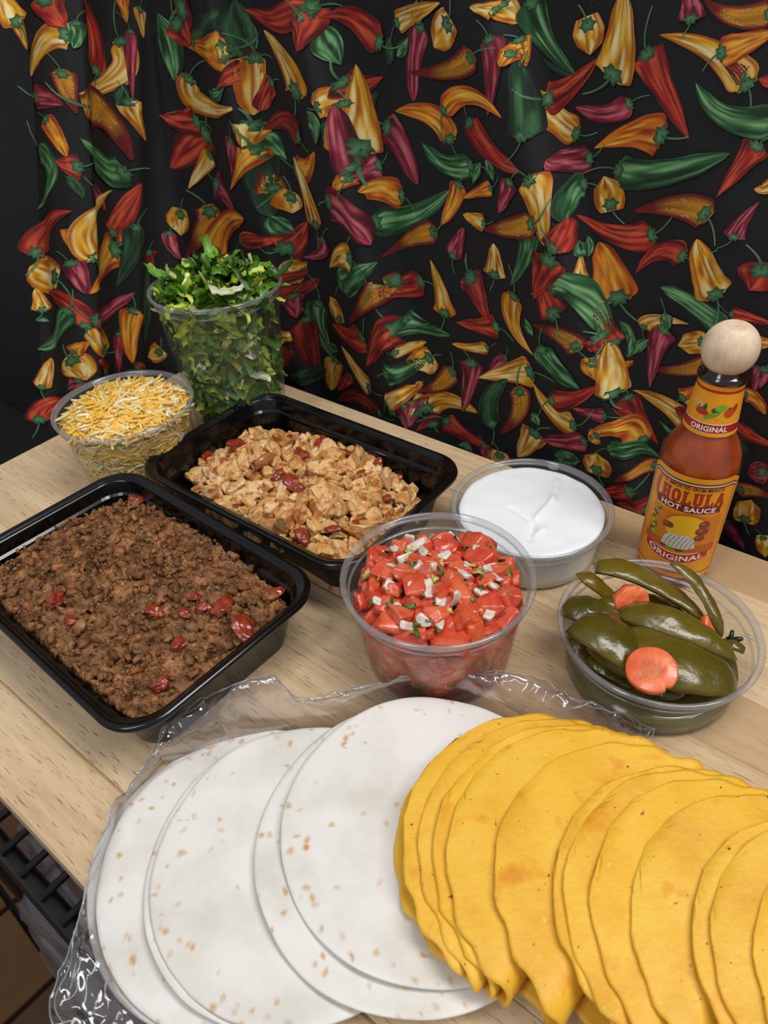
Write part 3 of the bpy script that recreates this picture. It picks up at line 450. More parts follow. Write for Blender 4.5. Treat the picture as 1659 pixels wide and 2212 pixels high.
tone = .95 + .75 * fbm(G3, 70, 15, 3)[..., None]; warm = np.clip(.5 + 1.3 * fbm(G3, 22, 18, 2), 0, 1)[..., None]
mbx.add(np.stack([gx, gy, gz], -1).reshape(-1, 3), gridfaces(na, nb), np.clip(tone * (np.array([1, .97, .90]) * (1 - warm) + np.array([1.06, .92, .82]) * warm), .3, 1.5).reshape(-1, 3))
V2, F2_ = ICO[2]; V1, F1_ = ICO[1]
for k in range(1300):
    a, b = rr.uniform(-.0985, .0985), rr.uniform(-.0630, .0630)
    if abs(a / .0998) ** 5 + abs(b / .0640) ** 5 > .86: continue
    big = k < 260; s = rr.uniform(.0022, .0042) if big else rr.uniform(.0006, .0015); Vv, Ff = (V2, F2_) if big else (V1, F1_)
    if big: q = Vv * (1 + .9 * fbm(Vv + k * .77, 1.4, 7, 4)[:, None]) * [s * rr.uniform(1.0, 1.7), s, s * .6]
    else: q = Vv * rr.uniform(.6, 1.4, (len(Vv), 1)) * [s * rr.uniform(1, 1.8), s, s * .7]
    z = float(bf_h(a, b)) + (rr.uniform(-.0012, .0006) if big else rr.uniform(.0002, .0028)); t = rr.uniform(.7, 1.2); cc = np.array([1, .95, .86]) * t if rr.rand() < .7 else np.array([1.08, .86, .72]) * t
    mbx.add(q @ rotm(r=rr).T + [a, b, z], Ff, np.clip(cc, 0, 1.4))
beef = obj('ground_beef', mbx.mesh('ground_beef'), m_beef, None, c2, (0, 0, TA2)); tag(beef, 'crumbled brown ground beef filling the nearer black tray', 'ground beef', kind='stuff')
m_btom = M('cooked_tomato', ramp=[(.3, (108, 44, 26)), (.7, (156, 80, 46))], scale=1.1, rough=.32, coat=.15, sss=.1)
TB = ['largest soft red tomato chunk near the tray corner in the beef', 'orange red tomato chunk above the largest one in the beef', 'narrow upright tomato sliver in the middle of the beef', 'small flat tomato bit left of the orange red chunk in beef',
      'small tomato bit below the narrow sliver in the beef', 'small rounded tomato bit at lower middle of the beef', 'curled tomato skin at the right end of the beef tray', 'tomato bit at the far back corner of the beef tray',
      'faint tomato bit on the left part of the beef', 'small tomato bit at left middle of the beef', 'tomato skin bit near the front corner of the beef', 'pale tomato bit half buried near the middle of the beef']
for (px, py, s), lb in zip([(528, 1360, .0098), (478, 1310, .0082), (420, 1288, .0055), (440, 1310, .005), (401, 1325, .0045), (387, 1392, .005), (594, 1280, .006), (292, 1080, .006), (118, 1295, .007), (152, 1340, .004), (345, 1478, .0055), (338, 1320, .006)], TB):
    o = obj('tomato_chunk', tom_me, m_btom, None, surf(px, py, c2, TA2, bf_h, .0012), (rr.uniform(-.4, .4), rr.uniform(-.4, .4), rr.uniform(0, 6))); o.scale = (s, s * .8, s * .5); tag(o, lb, 'tomato', 'tomato chunks in the ground beef')
# ------------------------------------------------------------------ clear deli containers
m_clear = clear('clear_plastic', (249, 250, 250), .030, (235, 238, 240), .06, .6); m_rim = clear('clear_plastic_rim', (246, 248, 250), .17, (246, 248, 252), .1, 1.7)
def deli(c, h, rb, label):
    t = empty('deli_container', c); tag(t, label, 'container', 'round clear deli containers'); rt = .0535; k = .0006
    zs = np.linspace(.004, h - .0105, 7); wall = [(rb + (rt - rb) * (z / (h - .0105)), z) for z in zs]
    out = [(.0001, .0022), (rb - .008, .0022), (rb - .006, .0004), (rb - .0025, .0), (rb - .0006, .0012)] + wall + [(rt + .0008, h - .0098), (rt + .0017, h - .0088), (rt + .0021, h - .0030)]
    inn = [(r - k, z + (k if i < 5 else 0)) for i, (r, z) in enumerate(out)][::-1]; inn[-1] = (.0001, .0030)
    V, F = lathe(out + inn, 112); obj('body', mesh('body', V, F), m_clear, t)
    rim = [(rt + .0013, h - .0042), (rt + .0024, h - .0046), (rt + .0045, h - .0030), (.0580, h - .0022), (.0585, h - .0012), (.0580, h - .0001), (.0566, h + .0003), (rt + .0022, h - .0003), (rt + .0012, h - .0018), (rt + .0013, h - .0042)]
    V, F = lathe(rim, 112); obj('rim', mesh('rim', V, F), m_rim, t)
    rg = [(rt - .0002, h - .0112), (rt + .0004, h - .0114), (rt + .0014, h - .0104), (rt + .0008, h - .0096), (rt - .0002, h - .0112)]
    V, F = lathe(rg, 112); obj('stacking_ridge', mesh('stacking_ridge', V, F), m_rim, t)
    return t
cl, cc_, cs, cp, cj = (Vector(v) for v in ((-.1327, .6115, 0), (-.2124, .5330, 0), (.1075, .4034, 0), (.0292, .3068, 0), (.1578, .2806, 0)))
deli(cl, .1412, .0430, 'tall clear plastic tub of shredded lettuce')
deli(cc_, .0745, .0455, 'clear plastic tub of shredded cheese')
deli(cs, .0404, .0500, 'shallow clear plastic tub of sour cream')
deli(cp, .0705, .0460, 'clear plastic tub of chopped tomato salsa')
deli(cj, .0408, .0500, 'shallow clear plastic tub of pickled jalapenos and carrot')
def wallr(rb, h, z): return rb + (.0535 - rb) * np.clip(z / (h - .0105), 0, 1) - .0009
# ---- sour cream
m_cream = M('sour_cream', (247, 247, 245), .22, ramp=[(.3, (240, 243, 246)), (.7, (246, 248, 250))], scale=20, sss=.25, sssr=(.006, .005, .004), coat=.15)
nr, nt_ = 46, 150; rho = np.linspace(0, 1, nr); th = np.linspace(0, 2 * np.pi, nt_, endpoint=False); RH, THT = np.meshgrid(rho, th, indexing='ij'); Rt = .0530
X = RH * Rt * np.cos(THT); Y = RH * Rt * np.sin(THT)
def seg(px, py, qx, qy, wd, hh, X, Y, c):
    A_ = W(px, py, .037) - c; B_ = W(qx, qy, .037) - c; ax, ay = A_.x, A_.y; bx, by = B_.x - ax, B_.y - ay; L2 = bx * bx + by * by
    t = np.clip(((X - ax) * bx + (Y - ay) * by) / L2, 0, 1); d = ((X - ax - t * bx) * by - (Y - ay - t * by) * bx) / math.sqrt(L2); d2 = np.hypot(X - ax - t * bx, Y - ay - t * by)
    return hh * np.exp(-(d2 / wd) ** 2) * (1 + .9 * np.tanh(d / wd * 1.4))
Zc = .0362 + .0009 * fbm(p3(X, Y), 40, 3, 2) + seg(1208, 1042, 1198, 1080, .004, .0014, X, Y, cs) + seg(1198, 1080, 1155, 1125, .0030, .0018, X, Y, cs) + seg(1155, 1125, 1150, 1160, .0030, -.0018, X, Y, cs) + seg(1108, 1095, 1150, 1122, .0026, -.0010, X, Y, cs) + seg(1150, 1155, 1170, 1140, .003, .0012, X, Y, cs)
Zc = Zc - .002 * np.clip((RH - .93) / .07, 0, 1) ** 2; Zc += np.where(RH > .86, .0016 * pnoise(p3(np.cos(THT) * 3, np.sin(THT) * 3), 1, 4), 0)
V = np.stack([X, Y, Zc], -1).reshape(-1, 3); F = []
for i in range(nr - 1):
    for j in range(nt_): F.append((i * nt_ + j, (i + 1) * nt_ + j, (i + 1) * nt_ + (j + 1) % nt_, i * nt_ + (j + 1) % nt_))
n0 = len(V); lowz = np.linspace(.034, .0034, 6); V = np.concatenate([V] + [np.stack([wallr(.05, .0404, z) * np.cos(th), wallr(.05, .0404, z) * np.sin(th), np.full(nt_, z)], -1) for z in lowz]); pv = (nr - 1) * nt_
for q in range(6):
    a = pv if q == 0 else n0 + (q - 1) * nt_; b = n0 + q * nt_
    for j in range(nt_): F.append((a + j, b + j, b + (j + 1) % nt_, a + (j + 1) % nt_))
F.append(tuple(n0 + 5 * nt_ + j for j in range(nt_))[::-1])
o = obj('sour_cream', mesh('sour_cream', V, F), m_cream, None, cs); tag(o, 'smooth white sour cream with a small swirl in its tub', 'sour cream')
# ---- shredded lettuce
m_let = M('romaine_shred', ramp=[(.35, (206, 220, 160)), (.65, (255, 255, 255))], scale=40, detail=3, rough=.38, vary=1, attr=True, sss=.0, coat=.15)
LC = [(66, 108, 26), (82, 126, 30), (106, 148, 38), (132, 166, 48), (74, 116, 36), (164, 186, 62), (194, 204, 84), (222, 222, 152), (236, 234, 208)]
def shred(seed, L, wd, curl, col):
    r = np.random.RandomState(seed); n, m_ = 14, 5; t = np.linspace(-.5, .5, n); a = np.linspace(-1, 1, m_); ph = r.uniform(0, 6)
    x = np.sin(t * curl) / curl * L; z = (1 - np.cos(t * curl)) / curl * L; w_ = wd * (.8 + .2 * np.cos(t * 2.6)) * (1 + .13 * np.sin(t * 15 + ph))
    P = np.zeros((n, m_, 3)); tw = t * r.uniform(-1.6, 1.6); P[..., 0] = x[:, None]; P[..., 1] = a[None] * (w_ * np.cos(tw))[:, None]; P[..., 2] = z[:, None] + a[None] * (w_ * np.sin(tw))[:, None] + .0007 * np.sin(t * 22 + ph)[:, None] * a[None] ** 2 + wd * .25 * a[None] ** 2
    c = np.array(lin(col)); c = c * (1 + .35 * r.normal() * .4); cc = np.broadcast_to(c, P.shape) * (1 + .5 * np.exp(-(a / .3) ** 2))[None, :, None]
    P += .0004 * r.normal(size=P.shape); f = gridfaces(n, m_); Q = P.reshape(-1, 3); k = len(Q)
    return np.concatenate([Q, Q - [0, 0, .00035]]), f + [tuple(i + k for i in g[::-1]) for g in f], np.clip(np.concatenate([cc.reshape(-1, 3)] * 2), 0, 1)
LM = []; LK = []
for k in range(30):
    r = np.random.RandomState(400 + k); kc = int(r.choice(9, p=[.18, .18, .16, .12, .12, .09, .07, .05, .03])); V, F, C = shred(500 + k, r.uniform(.022, .044), r.uniform(.0022, .0042), r.choice([-1, 1]) * r.uniform(.5, 2.0), LC[kc]); LM.append(mesh('lettuce_shred', V, F, C)); LK.append('dark green' if kc in (0, 1, 4) else 'bright green' if kc in (2, 3) else 'yellow green' if kc in (5, 6) else 'whitish')
rr = np.random.RandomState(61)
def lettuce(p, rot, s=1.0, k=None):
    k = rr.randint(30) if k is None else k; o = obj('lettuce_shred', LM[k], m_let, None, p, rot); o.scale = (s, s, s); o['tone'] = LK[k]; return o
for i in range(195):                         # heaped top
    q = rr.uniform(0, 1) ** .55 * .049; an = rr.uniform(0, 6.283); z = .1335 + .0165 * (1 - (q / .05) ** 2) * (1 if math.cos(an - 1.4) > -.3 else .45) + rr.uniform(-.006, .005)
    o = lettuce(cl + Vector((q * math.cos(an), q * math.sin(an), z)), (rr.normal() * .55, rr.normal() * .55, rr.uniform(0, 6.3))); dl = Vector((q * math.cos(an), q * math.sin(an), 0)); tag(o, o['tone'] + ' shred of lettuce ' + ('at the middle of the heap' if q < .022 else 'in the heap near the front rim' if dl.dot(cl) < 0 and abs(dl.cross(cl).z) < abs(dl.dot(cl)) else 'in the heap near the back rim' if abs(dl.cross(cl).z) < abs(dl.dot(cl)) else 'in the heap near the rim by the curtain' if dl.cross(cl).z < 0 else 'in the heap near the rim above the chicken'), 'lettuce', 'lettuce shreds heaped on the tub')
ca = math.atan2(-cl.y, -cl.x)
for i in range(105):                         # lying against the clear wall
    z = rr.uniform(.010, .126); an = ca + rr.uniform(-1.5, 1.5); q = float(wallr(.043, .1412, z)) - .0045 - abs(rr.normal()) * .002
    o = lettuce(cl + Vector((q * math.cos(an), q * math.sin(an), z)), Euler((rr.normal() * .25 + 1.57, rr.uniform(0, 6.3), an + 1.57), 'XYZ').to_quaternion().to_euler(), .95); tag(o, o['tone'] + ' shred of lettuce pressed against the ' + ('upper' if z > .085 else 'middle' if z > .045 else 'lower') + ' clear wall of the tall tub', 'lettuce', 'lettuce shreds along the tub wall')
for px, py, z, rot, k, lb in ((585, 690, .120, (1.2, .5, -.9), 2, 'bright green lettuce strip hanging outside the tall tub'), (610, 585, .144, (.3, -.3, .6), 1, 'dark lettuce leaf strip poking over the right of the tub rim'), (345, 595, .147, (.3, .25, -.6), 3, 'pale green lettuce strip poking over the left of the tub rim'), (455, 545, .158, (.2, .6, -1.0), 4, 'upright lettuce strip at the peak of the heap'), (492, 632, .146, (.2, .1, .4), 0, 'white lettuce rib piece in front of the green heap')):
    V, F, C = shred(900 + k, .030, .0044 if k else .005, 1.2 + .3 * k, (70, 124, 40) if k == 2 else (44, 86, 30) if k == 1 else (226, 226, 200) if k == 0 else (100, 146, 52)); p = W(px, py, z)
    if k == 2: p = cl + (p - cl).normalized() * 0 + (W(585, 690, .120) - cl); d_ = Vector((p.x, p.y, 0)); p = cl + Vector((d_.x, d_.y, 0)) * (.0600 / max(d_.length, .01)) + Vector((0, 0, .120))
    o = obj('lettuce_strip', mesh('lettuce_strip', V, F, C), m_let, None, p, rot); tag(o, lb, 'lettuce')
mbx = MB(); core = [(.0001, .006), (.030, .0055)] + [(float(wallr(.043, .1412, z)) - .009, z) for z in np.linspace(.008, .128, 14)] + [(.030, .132), (.0001, .136)]
V, F = lathe(core, 90); V = V * (1 + .05 * fbm(V, 130, 2, 2)[:, None] * np.array([1, 1, .2])); mbx.add(V, F, np.array(lin((84, 98, 34)))[None] * (1 + .9 * fbm(V, 90, 5, 2)[:, None]))
for k in range(520):
    z = rr.uniform(.006, .130); an = rr.uniform(0, 6.283); q = float(wallr(.043, .1412, z)) - rr.uniform(.0065, .0105); r = np.random.RandomState(k)
    V, F, C = shred(1500 + k, r.uniform(.018, .036), r.uniform(.0022, .0044), r.choice([-1, 1]) * r.uniform(.3, 1.4), LC[int(r.choice(9, p=[.10, .12, .14, .14, .08, .14, .13, .09, .06]))])
    Rm = np.array((Euler((0, 0, an + 1.57)).to_matrix() @ Euler((1.57 + r.normal() * .2, 0, 0)).to_matrix() @ Euler((0, 0, r.uniform(0, 6.3))).to_matrix())); mbx.add(V @ Rm.T + [q * math.cos(an), q * math.sin(an), z], F, C)
o = obj('shredded_lettuce', mbx.mesh('shredded_lettuce'), m_let, None, cl); tag(o, 'packed shredded lettuce inside the tall clear tub', 'lettuce', kind='stuff')
# ---- shredded cheese
m_cheese = M('shredded_cheese', ramp=[(.3, (225, 225, 215)), (.7, (255, 255, 255))], scale=60, rough=.5, attr=True, vary=1)
CC = [(255, 204, 84), (255, 194, 70), (255, 214, 108), (255, 238, 184), (255, 246, 214), (255, 208, 92)]
def cshred(seed, L=.024, rad=.00085):
    r = np.random.RandomState(seed); n = 9; t = np.linspace(-.5, .5, n); cv = r.uniform(-2.8, 2.8); c2_ = r.uniform(-.7, .5)
    P = np.stack([t * L * (1 - .06 * cv ** 2 * t ** 2), cv * L * .42 * t ** 2 + .16 * L * np.sin(t * 5 + r.uniform(0, 6)) * .5, c2_ * L * .25 * t ** 2], -1); return tube(P, rad * (1 - .35 * np.abs(2 * t) ** 4), 5)
ZM = []
for k in range(24):
    r = np.random.RandomState(700 + k); V, F = cshred(800 + k, r.uniform(.018, .036), r.uniform(.0011, .0016)); ZM.append(mesh('cheese_shred', V, F, np.tile(np.array(lin(CC[k % 6])), (len(V), 1))))
def cz(q): return .0640 + .0130 * (1 - (q / .05) ** 2)
rr = np.random.RandomState(71)
for i in range(300):
    q = rr.uniform(0, 1) ** .52 * .0455; an = rr.uniform(0, 6.283); kz = rr.randint(24); o = obj('cheese_shred', ZM[kz], m_cheese, None, cc_ + Vector((q * math.cos(an), q * math.sin(an), cz(q) + rr.uniform(-.001, .0035))), (rr.normal() * .10, rr.normal() * .10, an + 1.57 + rr.normal() * .35 if q > .033 else rr.uniform(0, 6.3)))
    tag(o, ('white' if kz % 6 in (3, 4) else 'orange yellow') + ' shred of cheese ' + ('at the middle of the heap' if q < .022 else 'on the heap near the rim by the lettuce tub' if math.cos(an - .78) > .5 else 'on the heap near the rim by the beef tray' if math.cos(an + 1.3) > .5 else 'on the heap near the outer rim'), 'cheese', 'cheese shreds on the heap')
mbx = MB(); core = [(.0001, .004), (.040, .0035)] + [(float(wallr(.0455, .0745, z)) - .0013, z) for z in np.linspace(.005, .060, 8)] + [(.040, .0650), (.020, .0715), (.0001, .0735)]
V, F = lathe(core, 90); V = V * (1 + .02 * fbm(V, 200, 2, 2)[:, None]); mbx.add(V, F, np.tile(np.array(lin((250, 198, 84))), (len(V), 1)))
for k in range(1900):
    r = rr; V, F = cshred(3000 + k, r.uniform(.014, .030), r.uniform(.0011, .0016)); col = np.tile(np.array(lin(CC[r.randint(6)])), (len(V), 1)); an = r.uniform(0, 6.283)
    if k < 700:
        z = r.uniform(.005, .060); q = float(wallr(.0455, .0745, z)) - r.uniform(.0006, .0020); Rm = np.array((Euler((0, 0, an + 1.57)).to_matrix() @ Euler((1.57, 0, 0)).to_matrix() @ Euler((0, 0, r.normal() * .8)).to_matrix())); V = V * [1, 1, .3]
        V = V @ Rm.T; V += [q * math.cos(an), q * math.sin(an), z]; rad_ = np.hypot(V[:, 0], V[:, 1]); lim = wallr(.0455, .0745, V[:, 2]) - .0003; s_ = np.minimum(1, lim / rad_); V[:, 0] *= s_; V[:, 1] *= s_; V[:, 2] = np.maximum(V[:, 2], .0035)
    else:
        q = r.uniform(0, 1) ** .5 * .0465; V = V @ np.array(Euler((r.normal() * .12, r.normal() * .12, an * 3.1 + 1.57 + r.normal() * .35 if q > .033 else an)).to_matrix()).T + [q * math.cos(an * 3.1), q * math.sin(an * 3.1), cz(q) - .001 + r.uniform(-.001, .002)]
    mbx.add(V, F, col)
o = obj('shredded_cheese', mbx.mesh('shredded_cheese'), m_cheese, None, cc_); tag(o, 'packed orange and white shredded cheese inside its clear tub', 'cheese', kind='stuff')
# ---- chopped tomato salsa
m_tom = M('fresh_tomato', ramp=[(.28, (184, 44, 26)), (.46, (208, 78, 48)), (.60, (220, 112, 76)), (.8, (234, 158, 120))], scale=.75, detail=5, rough=.2, vary=1, rndramp=[(0, (188, 38, 24)), (.25, (214, 98, 68)), (.5, (194, 56, 40)), (.75, (222, 116, 82)), (1, (212, 72, 26))], rndmix=.5, bump=.5, bscale=1.8, bdist=.0006, coat=.2, sss=.08, sssr=(.003, .0012, .0008))
m_on = M('raw_onion', ramp=[(.35, (206, 184, 172)), (.65, (232, 222, 208))], scale=.9, rough=.2, coat=.4, sss=.4, vary=1)
m_cil = M('cilantro', ramp=[(.3, (38, 78, 24)), (.7, (92, 132, 48))], scale=1.2, rough=.35, vary=1)
m_chi = M('green_chili_bit', ramp=[(.3, (150, 150, 60)), (.7, (206, 200, 110))], scale=1.0, rough=.25, vary=1)
TMM = []
for k in range(14):
    q = np.random.RandomState(1100 + k); V, F = chunk(1200 + k, 4, 12, 5, .5, .92, .05, 1.8, (q.uniform(.9, 1.5), q.uniform(.8, 1.15), q.uniform(.55, .95))); TMM.append(mesh('tomato_piece', V, F))
ONM = []
for k in range(8):
    q = np.random.RandomState(1300 + k); V, F = chunk(1350 + k, 3, 6, 3, .55, .9, .06, 1.8, (q.uniform(.9, 1.8), q.uniform(.7, 1.0), q.uniform(.35, .6))); V[:, 2] += .12 * V[:, 0] ** 2; ONM.append(mesh('onion_piece', V, F))
def leafmesh(seed):
    r = np.random.RandomState(seed); n = 18; an = np.linspace(0, 2 * np.pi, n, endpoint=False); rad = .6 + .4 * np.abs(np.sin(an * 2.5 + r.uniform(0, 6))) * r.uniform(.6, 1.2, n)
    V = [(0, 0, .12)] + [(math.cos(a) * q * 1.5, math.sin(a) * q * .8, .3 * math.sin(a * 2 + seed) * q) for a, q in zip(an, rad)]; F = [(0, 1 + i, 1 + (i + 1) % n) for i in range(n)]
    V = np.array(V); k = len(V); return np.concatenate([V, V - [0, 0, .12]]), F + [tuple(i + k for i in f[::-1]) for f in F] + [(1 + i, 1 + k + i, 1 + k + (i + 1) % n, 1 + (i + 1) % n) for i in range(n)]
CIM = [mesh('cilantro_leaf', *leafmesh(s)) for s in range(6)]
rr = np.random.RandomState(91)
def pz(q, an): return .0575 + .009 * (1 - (q / .048) ** 2) - .002 * math.cos(an - 1.57)
disc = lambda R: (lambda a, b: a * a + b * b < R * R)
for lay, (n, dm, R) in enumerate(((95, .0088, .0470), (34, .0125, .0400))):
    for i, (a, b) in enumerate(darts(n, disc(R), dm, (R, R), rr)):
        s = rr.uniform(.0048, .0076); q = math.hypot(a, b); o = obj('tomato_piece', TMM[rr.randint(14)], m_tom, None, cp + Vector((a, b, pz(q, math.atan2(b, a)) + lay * .0042 - .001)), (rr.normal() * .45, rr.normal() * .45, rr.uniform(0, 6.3))); o.scale = (s, s, s)
        tag(o, ('big' if s > .0062 else 'small') + ' diced piece of red tomato ' + ('on top of the salsa heap' if lay else 'in the middle of the salsa' if q < .022 else 'near the salsa rim by the sour cream' if a + b > .02 else 'near the salsa rim by the tortillas' if b < -.012 else 'near the salsa rim by the trays'), 'tomato', 'diced tomato in the salsa')
for i, (a, b) in enumerate(darts(34, disc(.0440), .0085, (.044, .044), rr)):
    s = rr.uniform(.0026, .0042); q = math.hypot(a, b); o = obj('onion_piece', ONM[rr.randint(8)], m_on, None, cp + Vector((a, b, pz(q, math.atan2(b, a)) + .0050)), (rr.normal() * .5, rr.normal() * .5, rr.uniform(0, 6.3))); o.scale = (s, s, s)
    tag(o, ('large' if s > .0034 else 'small') + ' pale chopped piece of onion ' + ('in the middle of the salsa' if q < .022 else 'in the salsa near the sour cream tub' if a + b > .015 else 'in the salsa on the tortilla side' if b < 0 else 'in the salsa on the tray side'), 'onion', 'chopped onion in the salsa')
for i, (a, b) in enumerate(darts(60, disc(.0455), .0055, (.0455, .0455), rr)):
    s = rr.uniform(.0018, .0040); q = math.hypot(a, b); o = obj('cilantro_leaf', CIM[i % 6], m_cil if i % 5 else m_chi, None, cp + Vector((a, b, pz(q, math.atan2(b, a)) + .0058)), (rr.normal() * .5, rr.normal() * .5, rr.uniform(0, 6.3))); o.scale = (s, s, s * 1.5)
    tag(o, ('torn dark green cilantro bit ' if i % 5 else 'pale green chili bit ') + ('in the middle of the salsa' if q < .022 else 'in the salsa near the sour cream tub' if a + b > .015 else 'in the salsa on the tortilla side' if b < 0 else 'in the salsa on the tray side'), 'cilantro', 'cilantro bits in the salsa')
m_juice = M('salsa_juice', ramp=[(.32, (150, 70, 46)), (.5, (190, 100, 72)), (.7, (208, 130, 100))], scale=45, detail=4, rough=.3, attr=True, coat=.2)
mbx = MB(); core = [(.0001, .0036), (.040, .0034)] + [(float(wallr(.046, .0705, z)) - .0008, z) for z in np.linspace(.0045, .050, 9)] + [(.046, .0530), (.030, .0575), (.0001, .0600)]
V, F = lathe(core, 110); mbx.add(V, F, np.array([1, 1, 1.])[None] * (1 + .5 * fbm(V, 60, 3, 2)[:, None]))
for k in range(230):                         # pieces showing through the wall
    z = rr.uniform(.008, .052) ** 1.0; an = rr.uniform(0, 6.283); q = float(wallr(.046, .0705, z)); Vv, Ff = chunk(5000 + k % 20, 2, 6, 3, .6, .95, .05, 1.8, (1, .4, .8)); s = rr.uniform(.0025, .0048)
    V = (Vv * s) @ np.array((Euler((0, 0, an + 1.57)).to_matrix() @ Euler((0, rr.uniform(0, 6), 0)).to_matrix())).T + [(q - .0012) * math.cos(an), (q - .0012) * math.sin(an), z]
    rad_ = np.hypot(V[:, 0], V[:, 1]); s_ = np.minimum(1, (wallr(.046, .0705, V[:, 2]) - .0003) / rad_); V[:, 0] *= s_; V[:, 1] *= s_
    t = rr.rand(); up_ = z > .036
    mbx.add(V, Ff, np.array((1.35, .62, .5)) if t < .62 else np.array((1.4, 1.5, 1.5)) if t < .84 else np.array((.45, .8, .3)))
o = obj('salsa_juice', mbx.mesh('salsa_juice'), m_juice, None, cp); tag(o, 'juicy lower part of the tomato salsa seen through its tub', 'salsa', kind='stuff')
# ---- pickled jalapenos
m_jal = M('pickled_jalapeno', ramp=[(.30, (60, 52, 12)), (.5, (88, 78, 18)), (.72, (118, 104, 30))], scale=26, detail=4, rough=.24, vary=1, rndramp=[(0, (58, 48, 10)), (.5, (84, 82, 18)), (1, (120, 90, 24))], rndmix=.5, bump=.5, bscale=190, bdist=.0010, coat=.25, sss=.1, sssr=(.003, .003, .001))
m_jal2 = M('jalapeno_inside', ramp=[(.30, (92, 90, 30)), (.7, (140, 132, 56))], scale=70, rough=.2, bump=.6, bscale=160, bdist=.001, coat=.4)
m_car = M('pickled_carrot', ramp=[(.3, (214, 88, 44)), (.7, (242, 128, 76))], scale=120, detail=5, rough=.28, bump=.5, bscale=300, bdist=.0006, coat=.3, sss=.2)
m_carc = M('carrot_core', ramp=[(.3, (196, 92, 48)), (.7, (222, 122, 70))], scale=140, rough=.32, bump=.5, bscale=300, bdist=.0006)
m_herb = M('dark_stem', (30, 38, 18), .4)
def canoe(P0, P1, P2, wd, arc=.8, thick=.0028, taper=(.55, .25), roll=0., n=26, m_=15):
    P0, P1, P2 = (np.array(p) for p in (P0, P1, P2)); ctl = 2 * P1 - .5 * (P0 + P2); t = np.linspace(0, 1, n)
    sp = ((1 - t) ** 2)[:, None] * P0 + (2 * t * (1 - t))[:, None] * ctl + (t ** 2)[:, None] * P2; tg = np.gradient(sp, axis=0); tg /= np.linalg.norm(tg, axis=1)[:, None]
    up = np.array([0, 0, 1.]); sd = np.cross(tg, up); sd /= np.linalg.norm(sd, axis=1)[:, None]; nu_ = np.cross(sd, tg)
    prof = np.where(t < .3, taper[0] + (1 - taper[0]) * np.sin(t / .3 * np.pi / 2), taper[1] + (1 - taper[1]) * np.cos((t - .3) / .7 * np.pi / 2) ** .8); prof *= np.clip(t * 30 + .8, 0, 1) * np.clip((1 - t) * 9 + .10, 0, 1) ** .7
    a = np.linspace(-arc, arc, m_) + roll; R_ = wd / 2 / math.sin(min(arc, 1.57)) * prof
    def surf(dr): return sp[:, None] + (R_ - dr * np.minimum(1, prof * 1.2))[:, None, None] * (np.sin(a)[None, :, None] * sd[:, None] + np.cos(a)[None, :, None] * nu_[:, None]) - (R_ * math.cos(arc) * .6)[:, None, None] * nu_[:, None]
    o_, i_ = surf(0), surf(thick); nz = .0016 * fbm(o_.reshape(-1, 3), 95, 8, 3).reshape(n, m_); o_ = o_ + nz[..., None] * nu_[:, None]
    V = np.concatenate([o_.reshape(-1, 3), i_.reshape(-1, 3)]); K = n * m_; f = gridfaces(n, m_); F = [g[::-1] for g in f] + [tuple(i + K for i in g) for g in f]
    for i in range(n - 1):
        for j, sg in ((0, 1), (m_ - 1, -1)):
            q = (i * m_ + j, (i + 1) * m_ + j, (i + 1) * m_ + j + K, i * m_ + j + K); F.append(q[::sg])
    for i, sg in ((0, -1), (n - 1, 1)):
        for j in range(m_ - 1): q = (i * m_ + j, i * m_ + j + 1, i * m_ + j + 1 + K, i * m_ + j + K); F.append(q[::sg])
    return V, F, K
def JP(x, y, z): return tuple(W(1150 + x / 3.259, 1180 + y / 3.259, z))
def jal(a, b, c, wd, label, mt=None, **kw):
    V, F, K = canoe(JP(*a), JP(*b), JP(*c), wd / 3.259 / 3000, **kw); P = V.mean(0); me = mesh('jalapeno_piece', V - P, F)
    o = obj('jalapeno_piece', me, mt or m_jal, None, P); me.materials.append(m_jal2)
    nf = (26 - 1) * (15 - 1)
    for pgi in range(nf, 2 * nf): me.polygons[pgi].material_index = 1
    tag(o, label, 'jalapeno', 'pickled jalapeno pieces'); return o
jal((520, 700, .024), (900, 860, .033), (1420, 950, .024), 420, 'largest dark olive half jalapeno across the front of the pickle tub', arc=.85, taper=(.7, .6))
jal((370, 610, .040), (520, 700, .042), (720, 860, .034), 300, 'wide olive jalapeno slab at the front behind the carrot coin', arc=.62, taper=(.9, .8))
jal((620, 480, .036), (1020, 590, .040), (1440, 800, .032), 240, 'long bright green jalapeno strip across the middle of the tub', arc=.8, taper=(.6, .3))
jal((240, 440, .034), (450, 500, .036), (700, 560, .032), 230, 'brown green jalapeno piece at the left wall of the pickle tub', arc=.9, taper=(.8, .3))
jal((305, 195, .044), (440, 290, .036), (590, 400, .026), 130, 'thin pointed jalapeno strip sticking up at the back left', arc=.8, taper=(.1, .8))
jal((430, 190, .040), (800, 300, .036), (1240, 560, .028), 260, 'long halved jalapeno with seeds showing along the back', arc=.8, roll=-.35, taper=(.7, .25))
jal((970, 120, .054), (1180, 320, .044), (1330, 640, .028), 95, 'narrow jalapeno strip standing up above the back rim', arc=.8, taper=(.5, .6))
jal((480, 450, .034), (560, 420, .037), (650, 460, .033), 120, 'short green jalapeno piece beside the crinkled carrot', arc=1.0, taper=(.8, .8))
jal((390, 800, .022), (540, 890, .021), (700, 1000, .018), 120, 'pale green jalapeno strip low along the front left wall', arc=.8)
jal((900, 1010, .024), (960, 1030, .024), (1060, 1020, .020), 130, 'small jalapeno end under the carrot coin', arc=1.0, taper=(.8, .5))
jal((1380, 700, .027), (1430, 710, .028), (1490, 745, .026), 90, 'small pale jalapeno stub by the dark stem', arc=.85, taper=(.9, .6))
